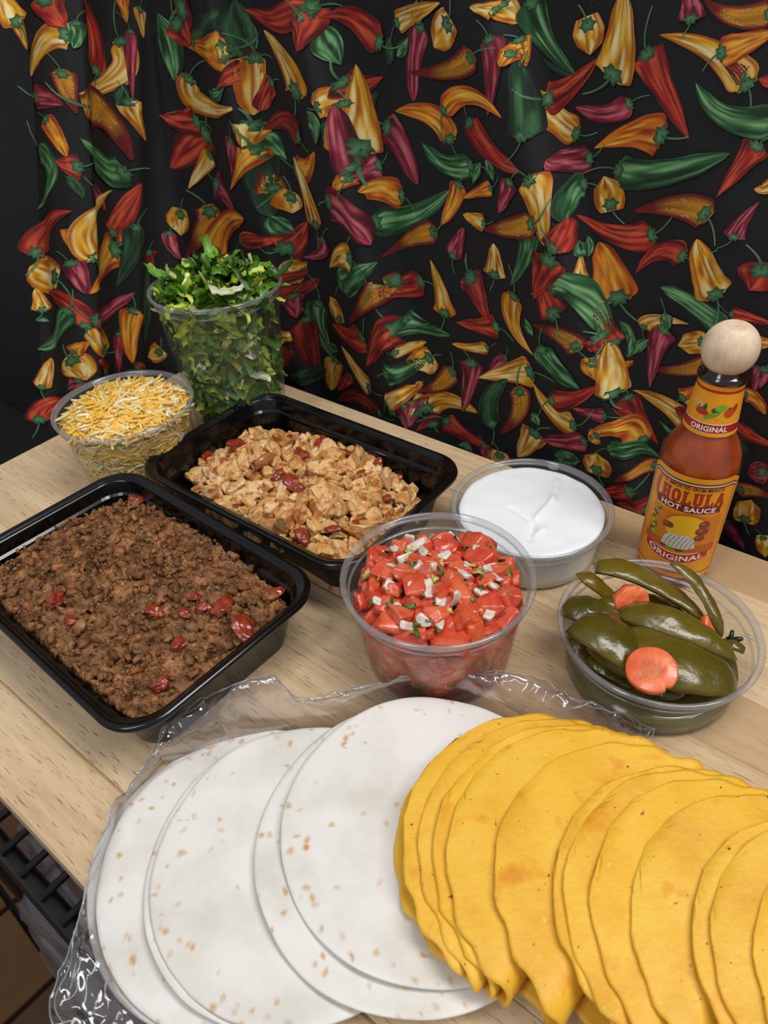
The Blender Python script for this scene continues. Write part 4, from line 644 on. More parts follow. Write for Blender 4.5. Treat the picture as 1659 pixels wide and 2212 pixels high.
jal((300, 640, .016), (330, 740, .014), (420, 860, .012), 150, 'dark jalapeno piece low by the left wall', arc=.9)
jal((760, 420, .026), (900, 440, .026), (1150, 560, .022), 160, 'dark jalapeno half buried in the middle gap', arc=.85)
# carrot coins
def coin(c, r, thick, nrm, name, label, crinkle=0., core=True):
    t = empty(name, c); tag(t, label, 'carrot', 'pickled carrot pieces'); n = 48; an = np.linspace(0, 2 * np.pi, n, endpoint=False); rad = r * (1 + .025 * np.sin(an * 2 + 1) + .008 * np.sin(an * 5) - .12 * np.exp(-((an - 5.9) / .07) ** 2))
    rings = []
    for f_, z in ((.0, thick / 2), (.5, thick / 2), (.93, thick / 2), (1.0, thick / 2 - .0006), (1.0, -thick / 2 + .0006), (.93, -thick / 2), (0., -thick / 2)):
        rings.append(np.stack([rad * f_ * np.cos(an), rad * f_ * np.sin(an), np.full(n, z) + crinkle * np.sin(rad * f_ * np.cos(an) * 900)], -1))
    V = np.concatenate(rings); F = [(i * n + j, i * n + (j + 1) % n, (i + 1) * n + (j + 1) % n, (i + 1) * n + j)[::-1] for i in range(6) for j in range(n)]
    q = Vector(nrm).normalized().to_track_quat('Z', 'Y'); o = obj('slice', mesh('slice', V, F), m_car, t); t.rotation_euler = q.to_euler()
    if core:
        V = np.array([(0, 0, thick / 2 + .0004)] + [(.42 * r * math.cos(a) * (1 + .08 * math.sin(3 * a)), .42 * r * math.sin(a), thick / 2 + .00015) for a in an]); obj('core', mesh('core', V, [(0, 1 + i, 1 + (i + 1) % n) for i in range(n)]), m_carc, t)
    return t
cN = (Vector((0, 0, CH)) - Vector(JP(838, 875, .050)))
coin(Vector(JP(838, 875, .0500)), .0132, .0055, cN.normalized() + Vector((0, .25, .35)), 'carrot_slice', 'round orange carrot coin lying at the front of the pickle tub')
coin(Vector(JP(690, 390, .040)), .0105, .0075, (.1, -.9, .55), 'carrot_slice', 'crinkled orange carrot slice wedged between jalapenos at the back', .0009, False)
coin(Vector(JP(1245, 545, .032)), .0058, .005, (.5, -.5, .8), 'carrot_slice', 'small carrot piece beside the standing jalapeno strip', 0, False)
V, F = tube([JP(1390, 670, .028), JP(1400, 640, .031), JP(1410, 590, .034)], [.0012, .0016, .0010], 7); V2_, F2_q = tube([JP(1400, 660, .028), JP(1440, 655, .030), JP(1480, 650, .032)], [.0012, .0018, .0012], 7); V3, F3 = tube([JP(1370, 690, .027), JP(1360, 660, .028), JP(1380, 640, .029)], [.001, .0014, .0008], 7)
mbx = MB(); mbx.add(V, F); mbx.add(V2_, F2_q); mbx.add(V3, F3); V_ = np.concatenate(mbx.V); P = V_.mean(0); o = obj('herb_stem', mesh('herb_stem', V_ - P, mbx.F), m_herb, None, P); tag(o, 'dark forked stem bit at the right wall of the pickle tub', 'herb')
m_brine = clear('pickle_brine', (176, 168, 96), .30, (120, 112, 50), .05, 1.0)
core = [(.0001, .0034)] + [(float(wallr(.05, .0408, z)) - .0003, z) for z in (.0036, .007, .010, .0128)] + [(.040, .0126), (.0001, .0126)]
V, F = lathe(core, 100); o = obj('pickle_brine', mesh('pickle_brine', V, F), M('olive_brine', (104, 96, 44), .12, ramp=[(.3, (92, 84, 38)), (.7, (122, 112, 60))], scale=25, coat=.3), None, cj); tag(o, 'murky olive brine in the bottom of the jalapeno tub', 'brine')
# ------------------------------------------------------------------ hot sauce bottle
BB = W(1449, 1223, 0); bot = empty('hot_sauce_bottle', BB); tag(bot, 'hot sauce bottle with orange label and round wooden cap', 'bottle')
bang = math.atan2(-BB.y, -BB.x)
m_glass = clear('bottle_glass', (252, 246, 240), .01, (255, 255, 255), .03, 1.0); m_sauce = M('hot_sauce', ramp=[(.3, (120, 40, 4)), (.55, (164, 68, 8)), (.75, (190, 90, 20))], scale=55, detail=4, rough=.35, sss=.15, sssr=(.004, .0015, .0005))
m_cap = M('pale_beech', ramp=[(.3, (206, 178, 146)), (.6, (228, 204, 174))], scale=14, detail=6, stretch=(14, 14, 2.5), rough=.5, bump=.1, bscale=40)
m_ring = M('brown_plastic', (40, 20, 12), .12, coat=.5); m_lab = M('orange_label', (236, 152, 16), .5, ramp=[(.3, (228, 140, 12)), (.7, (242, 166, 28))], scale=26); m_ink = M('label_ink', attr=True, rough=.5)
prof = [(.0001, .0015), (.0205, .0008), (.0235, .0022), (.0249, .0052), (.0250, .0100), (.0250, .0900), (.0249, .0960), (.0240, .1030), (.0218, .1090), (.0188, .1145), (.0165, .1185), (.0153, .1225), (.0143, .1370), (.0131, .1510), (.0128, .1545), (.0126, .1575)]
V, F = lathe(prof, 96); obj('glass', mesh('glass', V, F), m_glass, bot)
V, F = lathe([(max(.0001, r - .0012), z + (.002 if i < 3 else 0)) for i, (r, z) in enumerate(prof)][:-2] + [(.0001, .152)], 96); obj('sauce', mesh('sauce', V, F), m_sauce, bot)
V, F = lathe([(.0128, .1540), (.0144, .1543), (.0147, .1556), (.0146, .1568), (.0132, .1580), (.0108, .1600), (.0104, .1640), (.0001, .1645)], 72); obj('neck_ring', mesh('neck_ring', V, F), m_ring, bot)
cp_ = []
for t in np.linspace(-1.03, 1.12, 24): cp_.append((.0158 * math.cos(t) ** .94 if t < 1.05 else .0158 * math.cos(t), .1722 + .0158 * math.sin(t)))
V, F = lathe([(.0001, .1598)] + [(max(r, .001), z) for r, z in cp_ if z < .1860 and z > .159] + [(.0072, .1864), (.0062, .1863), (.0001, .1858)], 72); obj('cap', mesh('cap', V, F), m_cap, bot)
def labpt(u, v, off):                        # label coordinates (m) -> bottle local; u to the viewer's right
    u, v = np.asarray(u, float), np.asarray(v, float); rad = np.interp(v, [p[1] for p in prof[3:]], [p[0] for p in prof[3:]]); rr0 = np.interp(v, [.1, .12, .16], [.025, .0148, .0132]); a = bang + u / np.where(v < .11, .025, .0142)
    return np.stack([(rad + off) * np.cos(a), (rad + off) * np.sin(a), v], -1)
def labgrid(u0, u1, vbot, vtop, off, n=60, k=8, col=None):
    u = np.linspace(u0, u1, n); t = np.linspace(0, 1, k); U, T = np.meshgrid(u, t, indexing='ij'); vb = np.vectorize(vbot)(U) if callable(vbot) else vbot; vt = np.vectorize(vtop)(U) if callable(vtop) else vtop
    return labpt(U, vb + (vt - vb) * T, off).reshape(-1, 3), [f[::-1] for f in gridfaces(n, k)][::-1]
def ltop(u): return .0962 - max(0, abs(u) - .0265) * .62
V, F = labgrid(-.0345, .0345, .0125, ltop, .00022, 90, 12); fl = obj('front_label', mesh('front_label', V, F), m_lab, bot)
V, F = labgrid(-.0447, .0447, .1212, .1538, .00022, 96, 10); nl = obj('neck_label', mesh('neck_label', V, F), m_lab, bot)
RED = lin((176, 28, 20)); DRED = lin((120, 22, 18)); WHT = lin((240, 234, 226)); BLK = lin((30, 18, 12)); GRN = lin((30, 92, 40)); LGR = lin((112, 158, 40))
ink = MB(); ink2 = MB()
def band(mb, u0, u1, vb, vt, off, col, n=60): V, F = labgrid(u0, u1, vb, vt, off, n, 3); mb.add(V, F, col)
def poly(mb, pts, off, col):                 # flat ink shape, rings shrinking to its centre so that it follows the glass
    P = np.array(pts, float); n0 = len(P); n = max(n0 * 2, 36); u = np.linspace(0, n0, n, endpoint=False); i = u.astype(int); f = (u - i)[:, None]; P = P[i % n0] * (1 - f) + P[(i + 1) % n0] * f
    c = P.mean(0); k = 9; R = np.concatenate([c + (P - c) * q for q in np.linspace(1, 0, k + 1)]); mb.add(labpt(R[:, 0], R[:, 1], off), [(a * n + j, a * n + (j + 1) % n, (a + 1) * n + (j + 1) % n, (a + 1) * n + j) for a in range(k) for j in range(n)], col)
def ell(cx, cy, a, b, rot=0, n=18): 
    t = np.linspace(0, 2 * np.pi, n, endpoint=False); x, y = a * np.cos(t), b * np.sin(t); return np.stack([cx + x * math.cos(rot) - y * math.sin(rot), cy + x * math.sin(rot) + y * math.cos(rot)], -1)
def stroke(mb, pts, w0, off, col):
    P = np.array(pts, float); n = len(P); t = np.gradient(P, axis=0); t /= np.linalg.norm(t, axis=1)[:, None]; nn = np.stack([-t[:, 1], t[:, 0]], -1); w0 = np.broadcast_to(w0, (n,)); Q = np.stack([P + nn * w0[:, None], P - nn * w0[:, None]], 1).reshape(-1, 2)
    mb.add(labpt(Q[:, 0], Q[:, 1], off), gridfaces(n, 2), col)
bt_ = lambda d: (lambda u: ltop(u) - d)
band(ink, -.0320, .0320, bt_(.0050), bt_(.0038), .00032, GRN); band(ink, -.0320, .0320, bt_(.0057), bt_(.0050), .00032, WHT); band(ink, -.0320, .0320, bt_(.0070), bt_(.0057), .00032, RED)
for s in (-1, 1):
    for q, c in ((.0320, GRN), (.0312, WHT), (.0305, RED)): band(ink, s * q - .0004, s * q + .0004, .0135, lambda u: ltop(u) - .0055, .00033, c, 4)
def text(mb, s, size, u0, v0, col, off, bold=0., width=None, arc=0., shear=0., sy=1.0):
    cu = bpy.data.curves.new('lettering', 'FONT'); cu.body = s; cu.size = size; cu.align_x = 'CENTER'; cu.offset = bold; cu.shear = shear; cu.resolution_u = 3; cu.space_character = 1.05
    ob = bpy.data.objects.new('lettering', cu); COL.objects.link(ob); bpy.context.view_layer.update(); me = bpy.data.meshes.new_from_object(ob.evaluated_get(bpy.context.evaluated_depsgraph_get()))
    V = np.array([v.co[:] for v in me.vertices]); F = [tuple(p.vertices) for p in me.polygons]; bpy.data.objects.remove(ob); bpy.data.curves.remove(cu); bpy.data.meshes.remove(me)
    if width: V[:, 0] *= width / (V[:, 0].max() - V[:, 0].min())
    V[:, 1] *= sy; u = V[:, 0]; v = v0 + V[:, 1] + arc * (u / .02) ** 2; mb.add(labpt(u0 + u, v, off), F, col)
text(ink, 'IMPORTED FROM MEXICO', .0034, .0030, .0868, BLK, .0006, .00006, .0345, 0)
def slab(ch, x0, x1, y0, y1, col, off, grow=0.):   # tall slab lettering
    w_, h_ = x1 - x0, y1 - y0; t = w_ * .27; s = h_ * .10; g = grow
    R_ = lambda a, b, c, d: band(ink, x0 + a * w_ - g, x0 + b * w_ + g, y0 + c * h_ - g, y0 + d * h_ + g, off, col, 5)
    if ch == 'H':
        for q in (.06, .62): R_(q, q + .30, 0, 1); R_(q - .08, q + .38, 0, .09); R_(q - .08, q + .38, .91, 1)
        R_(.3, .7, .44, .56)
    elif ch == 'L': R_(.12, .42, 0, 1); R_(0, .56, .91, 1); R_(0, 1, 0, .11); R_(.86, 1, 0, .30)
    elif ch == 'U':
        for q in (.06, .66): R_(q, q + .28, .22, 1); R_(q - .08, q + .36, .91, 1)
        a = np.linspace(np.pi, 2 * np.pi, 15); stroke(ink, np.stack([x0 + w_ * (.5 + .30 * np.cos(a)), y0 + h_ * (.26 + .17 * np.sin(a))], -1), w_ * .14 + g, off, col)
    elif ch == 'O':
        a = np.linspace(0, 2 * np.pi, 30); stroke(ink, np.stack([x0 + w_ * (.5 + .36 * np.sign(np.cos(a)) * np.abs(np.cos(a)) ** .7), y0 + h_ * (.5 + .43 * np.sign(np.sin(a)) * np.abs(np.sin(a)) ** .8)], -1), w_ * .135 + g, off, col)
    elif ch == 'A':
        stroke(ink, [(x0 + w_ * .10, y0), (x0 + w_ * .30, y0 + h_ * .5), (x0 + w_ * .52, y0 + h_)], w_ * .09 + g, off, col); stroke(ink, [(x0 + w_ * .52, y0 + h_), (x0 + w_ * .68, y0 + h_ * .5), (x0 + w_ * .84, y0)], w_ * .15 + g, off, col)
        R_(.25, .75, .26, .36); R_(-.06, .26, 0, .09); R_(.64, 1.06, 0, .09)
lw = .0061; x = -.0182
for ch in 'HOLULA':
    wl = lw * (1.05 if ch in 'HA' else .95); slab(ch, x, x + wl * .92, .0752, .0848, BLK, .00034, .00022); slab(ch, x, x + wl * .92, .0752, .0848, lin((186, 40, 22)), .00046); x += wl + .0010
cpts = [(-.0165, .0868), (-.0176, .0888), (-.0200, .0894), (-.0222, .0876), (-.0236, .0838), (-.0240, .0796), (-.0234, .0752), (-.0218, .0716), (-.0196, .0696)]
stroke(ink, cpts, np.array([.0010, .0009, .0009, .0011, .0014, .0015, .0012, .0007, .0002]) + .0002, .00034, BLK); stroke(ink, cpts, [.0010, .0009, .0009, .0011, .0014, .0015, .0012, .0007, .0002], .00046, lin((200, 92, 70)))
band(ink, -.0196, .0205, .0690, .0748, .00036, DRED); poly(ink, [(.0205, .0748), (.0222, .0750), (.0212, .0719), (.0222, .0688), (.0205, .0690)], .00036, DRED); poly(ink, [(-.0196, .0748), (-.0213, .0750), (-.0203, .0719), (-.0213, .0688), (-.0196, .0690)], .00036, DRED)
text(ink, 'HOT SAUCE', .0054, .0004, .0700, WHT, .00048, .00014, .0350)
# kitchen picture: arch, wall, pots, garland, folded cloth, vegetables
band(ink, -.0225, .0250, .0375, .0672, .00030, lin((214, 124, 22))); poly(ink, ell(.0030, .0560, .0135, .0108, 0, 40), .00038, lin((238, 186, 30))); band(ink, -.0240, .0255, .0362, .0420, .00046, lin((190, 92, 22)))
aa = np.linspace(-.35, 3.5, 30); stroke(ink, np.stack([.0030 + .0142 * np.cos(aa), .0560 + .0114 * np.sin(aa)], -1), .0009, .00044, lin((196, 104, 30)))
for cx, cy, a, b in ((.0135, .0600, .0036, .0032), (.0130, .0545, .0042, .0034), (.0125, .0490, .0034, .0026), (-.0085, .0560, .0038, .0026)): poly(ink, ell(cx, cy, a, b), .00050, lin((132, 62, 34))); poly(ink, ell(cx - a * .3, cy + b * .3, a * .4, b * .3), .00058, lin((172, 96, 58)))
rr = np.random.RandomState(3)
for k in range(26):
    yy = .0645 - k * .0009; cx = -.0190 + rr.normal() * .0016; poly(ink, ell(cx, yy, rr.uniform(.0012, .0024), rr.uniform(.0006, .0012), rr.uniform(-1.4, 1.4), 10), .00038 + k * 2e-6, [GRN, LGR, lin((170, 40, 26)), lin((222, 190, 60)), LGR][k % 5])
for cx, cy in ((-.0195, .0400), (-.0160, .0392)): poly(ink, ell(cx, cy, .0022, .0020), .0004, lin((196, 48, 26))); poly(ink, ell(cx, cy + .0016, .0008, .0005), .00044, GRN)
clo = lin((214, 206, 192)); poly(ink, [(-.0105, .0400), (-.0090, .0470), (-.0050, .0505), (.0000, .0495), (.0050, .0508), (.0095, .0470), (.0112, .0405), (.0060, .0385), (-.0040, .0383)], .00056, clo)
for k in range(7): xx = -.0080 + k * .0026; stroke(ink, [(xx, .0392), (xx + .0012, .0440), (xx + .0034, .0490)], .00022, .00066, lin((138, 130, 122)))
poly(ink, ell(-.0085, .0382, .0022, .0013), .00066, lin((140, 50, 80))); poly(ink, ell(-.0040, .0376, .0030, .0010, -.15), .00066, LGR); poly(ink, ell(.0020, .0372, .0026, .0010, .1), .00066, GRN)
ob_ = lambda d: (lambda u: .0262 + d + .0042 * (abs(u) / .02) ** 2)
band(ink, -.0226, .0226, ob_(-.0004), ob_(.0078), .00036, WHT); band(ink, -.0221, .0221, ob_(.0), ob_(.0073), .00042, lin((190, 34, 24)))
text(ink, 'ORIGINAL', .0062, 0, .0278, WHT, .00050, .00016, .0370, .0042); band(ink, -.0300, .0300, .0165, .0172, .00034, DRED)
pk = obj('label_print', ink.mesh('label_print', False), m_ink, fl)
band(ink2, -.0440, .0440, .1494, .1510, .00034, RED); band(ink2, -.0440, .0440, .1232, .1296, .00034, WHT); band(ink2, -.0440, .0440, .1237, .1291, .00040, lin((172, 24, 18)))
text(ink2, 'ORIGINAL', .0046, 0, .1247, WHT, .00050, .00014, .0205); stroke(ink2, [(.0064, .1287), (.0070, .1292), (.0076, .1297)], .00025, .0006, WHT)
poly(ink2, ell(-.0062, .1362, .0042, .0019, -.08), .00040, lin((178, 40, 18))); poly(ink2, ell(.0000, .1352, .0050, .0014, .5), .00042, LGR); poly(ink2, ell(.0012, .1385, .0022, .0018), .00041, GRN); poly(ink2, ell(.0040, .1404, .0034, .0020, .25), .00043, lin((120, 170, 40))); poly(ink2, ell(.0092, .1372, .0030, .0030), .00044, lin((196, 66, 22))); poly(ink2, ell(.0122, .1392, .0016, .0036, -.4), .00043, lin((180, 44, 22)))
poly(ink2, [(-.0070, .1376), (-.0062, .1398), (-.0046, .1424), (-.0036, .1398), (-.0040, .1376)], .00039, GRN); poly(ink2, [(-.0100, .1380), (-.0094, .1400), (-.0078, .1402), (-.0066, .1380)], .00039, lin((50, 110, 40)))
for k in range(5): a = 1.57 + (k - 2) * .55; stroke(ink2, [(.0092, .1392), (.0092 + .0016 * math.cos(a), .1394 + .0018 * math.sin(a))], .0002, .0005, GRN)
poly(ink2, ell(-.0115, .1408, .0010, .0024, -.2), .00040, lin((214, 170, 130)))
for k in range(6): a = k; poly(ink2, ell(-.0082 + .0016 * math.cos(a), .1404 + .0012 * math.sin(a), .0004, .0004, 0, 8), .00046, WHT)
for k in range(9): poly(ink2, ell([-.009, .0025, .006][k % 3] + .0008 * (k // 3), .1322 + .0006 * math.sin(k * 2.1), .00025, .00012, .4, 6), .00042, BLK)
obj('label_print', ink2.mesh('label_print', False), m_ink, nl)
# ------------------------------------------------------------------ flour tortillas
m_flour = M('flour_tortilla', ramp=[(.30, (212, 207, 196)), (.55, (230, 227, 220)), (.75, (234, 231, 225))], scale=26, detail=6, rough=.75, vary=1, bump=.35, bscale=190, bdist=.0004, attr=True)
def toast(V, R, seed):                       # browned blisters
    r = np.random.RandomState(seed); C = np.ones((len(V), 3)); an = np.arctan2(V[:, 1], V[:, 0]); P = V[:, :2] + .0012 * np.stack([pnoise(V, 420, seed), pnoise(V, 420, seed + 3)], -1)
    for _ in range(85):
        q = R * (r.uniform(.82, 1.0) if r.rand() < .72 else r.uniform(0, .9)); a = r.uniform(0, 6.283); c = np.array([q * np.cos(a), q * np.sin(a)]); s = np.array([r.uniform(.0007, .0022), r.uniform(.0006, .0015)]); ro = r.uniform(0, 3.1); d = P - c
        d = np.stack([d[:, 0] * np.cos(ro) + d[:, 1] * np.sin(ro), -d[:, 0] * np.sin(ro) + d[:, 1] * np.cos(ro)], -1) / s; w_ = np.clip(1.5 - (d ** 2).sum(1), 0, 1)[:, None] * r.uniform(.35, .95); C = C * (1 - w_) + C * np.array([.80, .50, .22]) * w_
    return C
def discmesh(R, thick, zf, seed, nr=70, nt=380, edge=.010):
    th = np.linspace(0, 2 * np.pi, nt, endpoint=False); rim = R * (1 + edge * fbm(p3(np.cos(th) * 1.6, np.sin(th) * 1.6, seed * 3.1), 1, 2, 4)); rows = []
    for f_ in np.r_[np.linspace(0, .97, nr), .992]: X = rim * f_ * np.cos(th); Y = rim * f_ * np.sin(th); rows.append(np.stack([X, Y, zf(X, Y) + thick / 2 * (1 if f_ < .98 else .7)], -1))
    X = rim * np.cos(th); Y = rim * np.sin(th); rows.append(np.stack([X, Y, zf(X, Y)], -1))
    for f_ in (.992, .9, .5, 0): X = rim * f_ * np.cos(th); Y = rim * f_ * np.sin(th); rows.append(np.stack([X, Y, zf(X, Y) - thick / 2 * (1 if f_ < .98 else .7)], -1))
    k = len(rows); V = np.concatenate(rows); F = [(i * nt + j, (i + 1) * nt + j, (i + 1) * nt + (j + 1) % nt, i * nt + (j + 1) % nt) for i in range(k - 1) for j in range(nt)]; return V, F
# centre, radius, height; the fan leans on itself to the right
FT = [((-.0870, .1760), .0752, .0034, 'bottom flour tortilla at the left end of the fan with toasted edge spots'), ((-.0815, .1750), .0748, .0062, 'second flour tortilla from the bottom at the left end of the fan'),
      ((-.0562, .1718), .0745, .0092, 'flour tortilla under the wide white one left of the middle'), ((-.0522, .1722), .0745, .0120, 'wide white flour tortilla left of the middle of the fan'),
      ((.0025, .1755), .0782, .0152, 'flour tortilla showing as a crescent under the topmost one'), ((.0122, .1818), .0750, .0186, 'topmost flour tortilla next to the yellow taco shells')]
for k, ((x, y), R, z, lb) in enumerate(FT):
    def zf(X, Y, k=k, R=R, x=x, y=y):
        ov = np.maximum(0, (X + x - PA.x) * TE.x + (Y + y - PA.y) * TE.y - .436); dr = -(.55, .5, .3, .28, .1, .1)[k] * ov ** 1.1
        q = np.hypot(X, Y) / R; return dr + .0016 * fbm(p3(X, Y, k), 22, k, 2) * q + (.0022 if k in (4, 5, 2) else .0008) * q ** 4 * np.clip(-(.45 * X + .9 * Y) / R, 0, 1) + .0014 * np.sin(np.arctan2(Y, X) * 5 + k) * q ** 4
    V, F = discmesh(R, .0020, zf, k); o = obj('flour_tortilla', mesh('flour_tortilla', V, F, toast(V, R, k)), m_flour, None, (x, y, z)); tag(o, lb, 'tortilla', 'fanned flour tortillas')
# ------------------------------------------------------------------ folded corn taco shells, nested on their side
m_corn = M('corn_shell', ramp=[(.30, (214, 152, 26)), (.5, (236, 182, 46)), (.72, (242, 200, 74))], scale=34, detail=6, rough=.5, vary=1, rndramp=[(0, (240, 182, 36)), (.5, (234, 178, 52)), (1, (226, 174, 66))], rndmix=.4, bump=.55, bscale=330, bdist=.0006,
           spots=[(420, .70, .78, (250, 216, 120)), (60, .60, .75, (222, 146, 24)), (300, .705, .74, (110, 66, 20))])
XS = [858, 896, 922, 950, 1060, 1182, 1199, 1250, 1318, 1429, 1460, 1528, 1612, 1700]
SL = ['innermost taco shell at the left end, its lower half showing', 'second taco shell from the white tortillas', 'third taco shell from the white tortillas', 'fourth taco shell with a smooth broad yellow face', 'broad yellow taco shell left of the dark gap', 'taco shell just right of the dark gap in the row',
      'thin crescent taco shell tucked right behind the gap shell', 'taco shell with a narrow face before the middle of the row', 'broad golden taco shell at the middle of the row', 'taco shell right of the second wide gap', 'taco shell with scalloped edge in the right part', 'taco shell with rough edge near the right frame', 'nearly last taco shell at the right end', 'last taco shell cut off by the right frame']
fold = Vector((.70, .714, 0)).normalized(); qd = Vector((-fold.y, fold.x, 0))
def shell(k, C, R, z0, gap, tilt):
    r = np.random.RandomState(50 + k); nb, na = 44, 60; V = []; half = []
    for b in np.linspace(-1, 1, nb):
        lim = math.sqrt(max(0, 1 - b * b))
        for a in np.linspace(-1, 1, na):
            n_ = .030 * math.sin(b * 7 + k * 2 + a) * (1 if abs(a) > .9 else 0); aa = a * lim * R * (1 + .02 * float(np.sin(b * 23 + k)) + n_ * .4); bb = b * R
            V.append((aa, bb))
    A = np.array(V); a_, b_ = A[:, 0], A[:, 1]; rim = 1 + .016 * fbm(p3(a_ * 60, b_ * 60, k * 3.3), 1, 3, 3) + .010 * pnoise(p3(a_ * 320, b_ * 320, k), 1, 9) * (np.hypot(a_, b_) > .93 * R)
    a_ = a_ * rim; b_ = b_ * rim; rho = gap / 2; L = rho * np.pi / 2; s = np.abs(b_); q = np.where(s < L, rho * (1 - np.cos(s / rho)) * 0 + rho * (1 - np.cos(np.minimum(s, L) / rho)), rho + (s - L)); h = np.where(s < L, rho * np.sin(np.minimum(s, L) / rho), rho)
    # q from the fold towards the open side, h half the opening; the legs spread a little
    opn = .09; h = h + np.maximum(0, s - L) * opn * np.where(b_ > 0, .6, .3); wav = .0011 * fbm(p3(a_, b_, k), 30, k, 2) + .0012 * (np.abs(a_) / R) ** 3 * np.sin(a_ * 60 + k); up = np.sign(b_) * h + wav
    if k == 0: q = q + np.where(b_ < 0, .006 * np.clip(-b_ / .03, 0, 1), 0)
    cen = Vector(C); cen.z = z0
    P = np.array(cen)[None] + a_[:, None] * np.array(fold) + (q - .5 * rho)[:, None] * (np.array(qd) * math.cos(tilt) + np.array((0, 0, math.sin(tilt)))) + up[:, None] * (np.array((0, 0, 1)) * math.cos(tilt) - np.array(qd) * math.sin(tilt))
    G = P.reshape(nb, na, 3); n = np.cross(np.gradient(G, axis=0), np.gradient(G, axis=1)); n /= np.linalg.norm(n, axis=-1)[..., None] + 1e-12; th = .0017
    Q = np.concatenate([P, (G - n * th).reshape(-1, 3)]); K = nb * na; f = gridfaces(nb, na); F = [g for g in f] + [tuple(i + K for i in g[::-1]) for g in f]
    for i in range(nb - 1):
        F.append((i * na, i * na + K, (i + 1) * na + K, (i + 1) * na)); F.append((i * na + na - 1, (i + 1) * na + na - 1, (i + 1) * na + na - 1 + K, i * na + na - 1 + K))
    return Q, F
for k, x in enumerate(XS):
    t = (x - 870) / 559.0; C = Vector((.0691, .1595, 0)).lerp(Vector((.1560, .1050, 0)), t); R = .0715 - .009 * min(t, 1) + [0, .0006, -.0006][k % 3]
    z0 = .0290 + .0050 * t; gap = .0060 + .0035 * k
    Q, F = shell(k, C, R, z0, gap, math.radians(-3)); o = obj('taco_shell', mesh('taco_shell', Q - Q.mean(0), F), m_corn, None, Q.mean(0)); tag(o, SL[k], 'taco shell', 'nested taco shells')
# ------------------------------------------------------------------ clear bags
m_film = clear('clear_film', (246, 244, 244), .03, (226, 226, 232), .07, 3.0)
m_edge = clear('clear_film_edge', (235, 235, 240), .35, (240, 240, 245), .1, 2.0)
def ridged(P, s, seed): return 1 - np.abs(pnoise(P, s, seed)) * 2
BG = [((330, 2230), (150, 2260), -.01), ((250, 2140), (120, 2170), -.008), ((214, 2040), (158, 2085), -.004), ((212, 1960), (185, 1990), .004), ((228, 1850), (202, 1905), .008), ((285, 1710), (248, 1775), .010), ((355, 1645), (312, 1685), .012), ((430, 1625), (355, 1592), .014), ((500, 1605), (440, 1522), .020),
      ((560, 1595), (505, 1492), .030), ((620, 1585), (592, 1472), .032), ((680, 1575), (640, 1528), .022), ((740, 1575), (745, 1508), .020), ((850, 1530), (850, 1484), .022), ((930, 1520), (925, 1470), .024), ((1010, 1540), (1000, 1466), .024), ((1060, 1570), (1100, 1470), .022), ((1120, 1575), (1190, 1495), .020),
      ((1200, 1590), (1270, 1535), .022), ((1270, 1620), (1345, 1562), .014), ((1310, 1650), (1408, 1588), .004), ((1320, 1670), (1375, 1645), .002)]
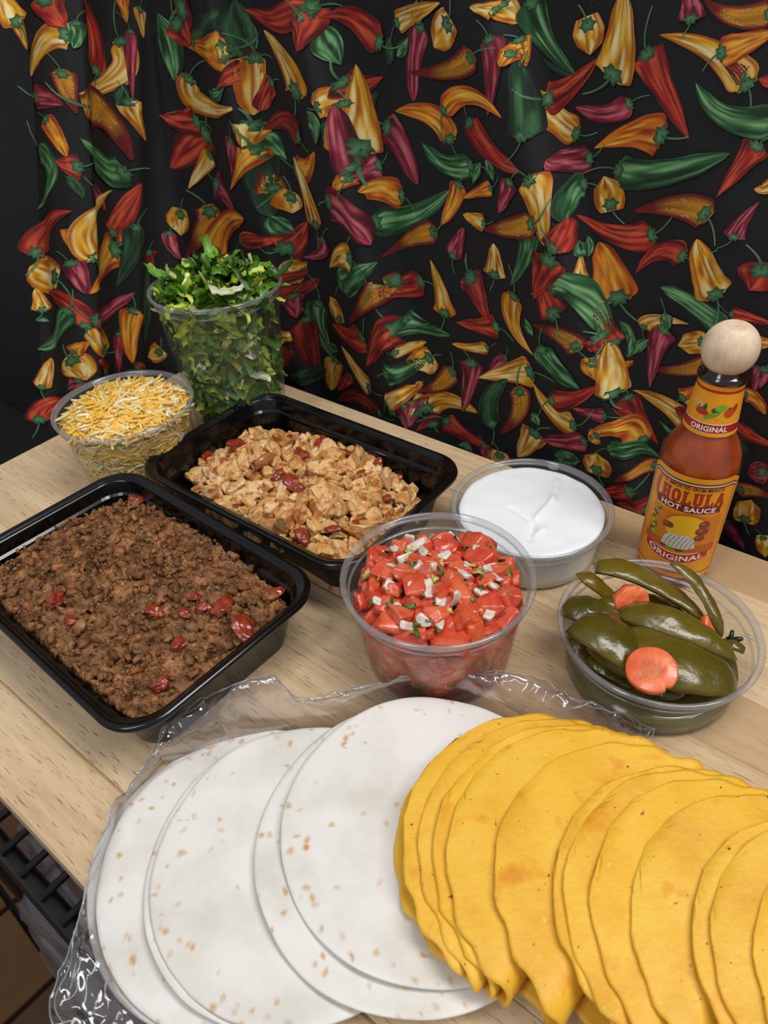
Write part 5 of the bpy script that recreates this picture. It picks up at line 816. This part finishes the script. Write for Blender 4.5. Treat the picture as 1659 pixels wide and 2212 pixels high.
def film(seed, amp, zoff, shrink):
    n, k = 420, 30; u = np.linspace(0, len(BG) - 1, n); ip = lambda c: np.interp(u, np.arange(len(BG)), c)
    I = np.array([tuple(W(*b[0], .004)) for b in BG]); O = np.array([tuple(W(*b[1], b[2])) for b in BG]); I = np.stack([ip(I[:, j]) for j in range(3)], -1); O = np.stack([ip(O[:, j]) for j in range(3)], -1); I[:, 2] = .0016
    t = np.linspace(0, 1, k) * shrink; P = I[:, None] * (1 - t)[None, :, None] + O[:, None] * t[None, :, None]
    P[..., 2] = I[:, None, 2] + (O[:, 2] - I[:, 2])[:, None] * np.sin(t * 1.9)[None] * 1.0
    q = p3(P[..., 0] * 1.0, P[..., 1], seed); rg = ridged(q, 32, seed) * .6 + ridged(q, 85, seed + 3) * .45; env = np.sin(np.clip(t * 1.25, 0, 1) * np.pi / 2)[None]
    P[..., 2] += amp * rg * env + zoff * env; P[..., 0] += .003 * pnoise(q, 60, seed + 5) * env; P[..., 1] += .003 * pnoise(q, 60, seed + 6) * env
    r_ = np.random.RandomState(seed * 13); fx, fy = P[..., 0], P[..., 1]
    for _ in range(70):                      # sharp creases
        i0, j0 = r_.randint(n), r_.randint(4, k); A_ = P[i0, j0, :2].copy(); i1 = int(np.clip(i0 + r_.randint(-34, 34), 0, n - 1)); B_ = P[i1, r_.randint(2, k), :2].copy(); v_ = B_ - A_; L2 = v_ @ v_ + 1e-9
        tq = np.clip(((fx - A_[0]) * v_[0] + (fy - A_[1]) * v_[1]) / L2, 0, 1); dq = np.hypot(fx - A_[0] - tq * v_[0], fy - A_[1] - tq * v_[1]); P[..., 2] += r_.uniform(-.6, 1) * .0030 * np.exp(-np.abs(dq) / .0016) * np.sin(np.pi * np.clip(tq, .02, .98))
    lim = np.where(((P[..., 0] - PA.x) * TE.x + (P[..., 1] - PA.y) * TE.y < .44), .0008, -.05); P[..., 2] = np.maximum(P[..., 2], lim); return P.reshape(-1, 3), gridfaces(n, k)
bag = empty('tortilla_bag', W(700, 1900, 0)); tag(bag, 'clear crinkled plastic bag spread open around the tortillas and shells', 'plastic bag'); bo = np.array(bag.location)
for nm, sd, am, zo, sh in (('outer_film', 1, .010, .0, 1.0), ('inner_film', 7, .008, .0016, .93)):
    V, F = film(sd, am, zo, sh); obj(nm, mesh(nm, V - bo, F, smooth=True), m_film, bag)
    ev, ef = tube(V.reshape(420, 30, 3)[::3, -1] - bo, .00038, 6); obj('film_edge', mesh('film_edge', ev, ef), m_edge, bag)
# plastic hanging under the wire shelf
m_film2 = clear('cloudy_film', (205, 206, 212), .30, (200, 202, 212), .16, 1.6)
s_, e_ = np.meshgrid(np.linspace(.17, .42, 90), np.linspace(0, 1, 40), indexing='ij'); q = p3(s_, e_, 0)
ee = .425 + .050 * e_ + .012 * fbm(p3(s_, e_), 9, 3, 2); zz_ = -.048 - .17 * e_ ** 1.5 + .02 * ridged(p3(s_ * 1.2, e_ * .35), 14, 2) * (.3 + e_); ss_ = s_ + .03 * e_ * fbm(p3(s_, e_), 6, 8, 2)
V = np.stack([PA.x + TD.x * ss_ + TE.x * ee, PA.y + TD.y * ss_ + TE.y * ee, np.minimum(zz_, -.0335 - .02 * e_)], -1).reshape(-1, 3); P = V.mean(0)
o = obj('plastic_sheet', mesh('plastic_sheet', V - P, gridfaces(90, 40)), m_film2, None, P); tag(o, 'cloudy grey plastic sheet hanging below the black wire shelf', 'plastic sheet')
# ------------------------------------------------------------------ lift everything from table level to the room
for o in list(sc.objects):
    if o.parent is None and o.type in ('MESH', 'EMPTY', 'CURVE'): o.location.z += TZ
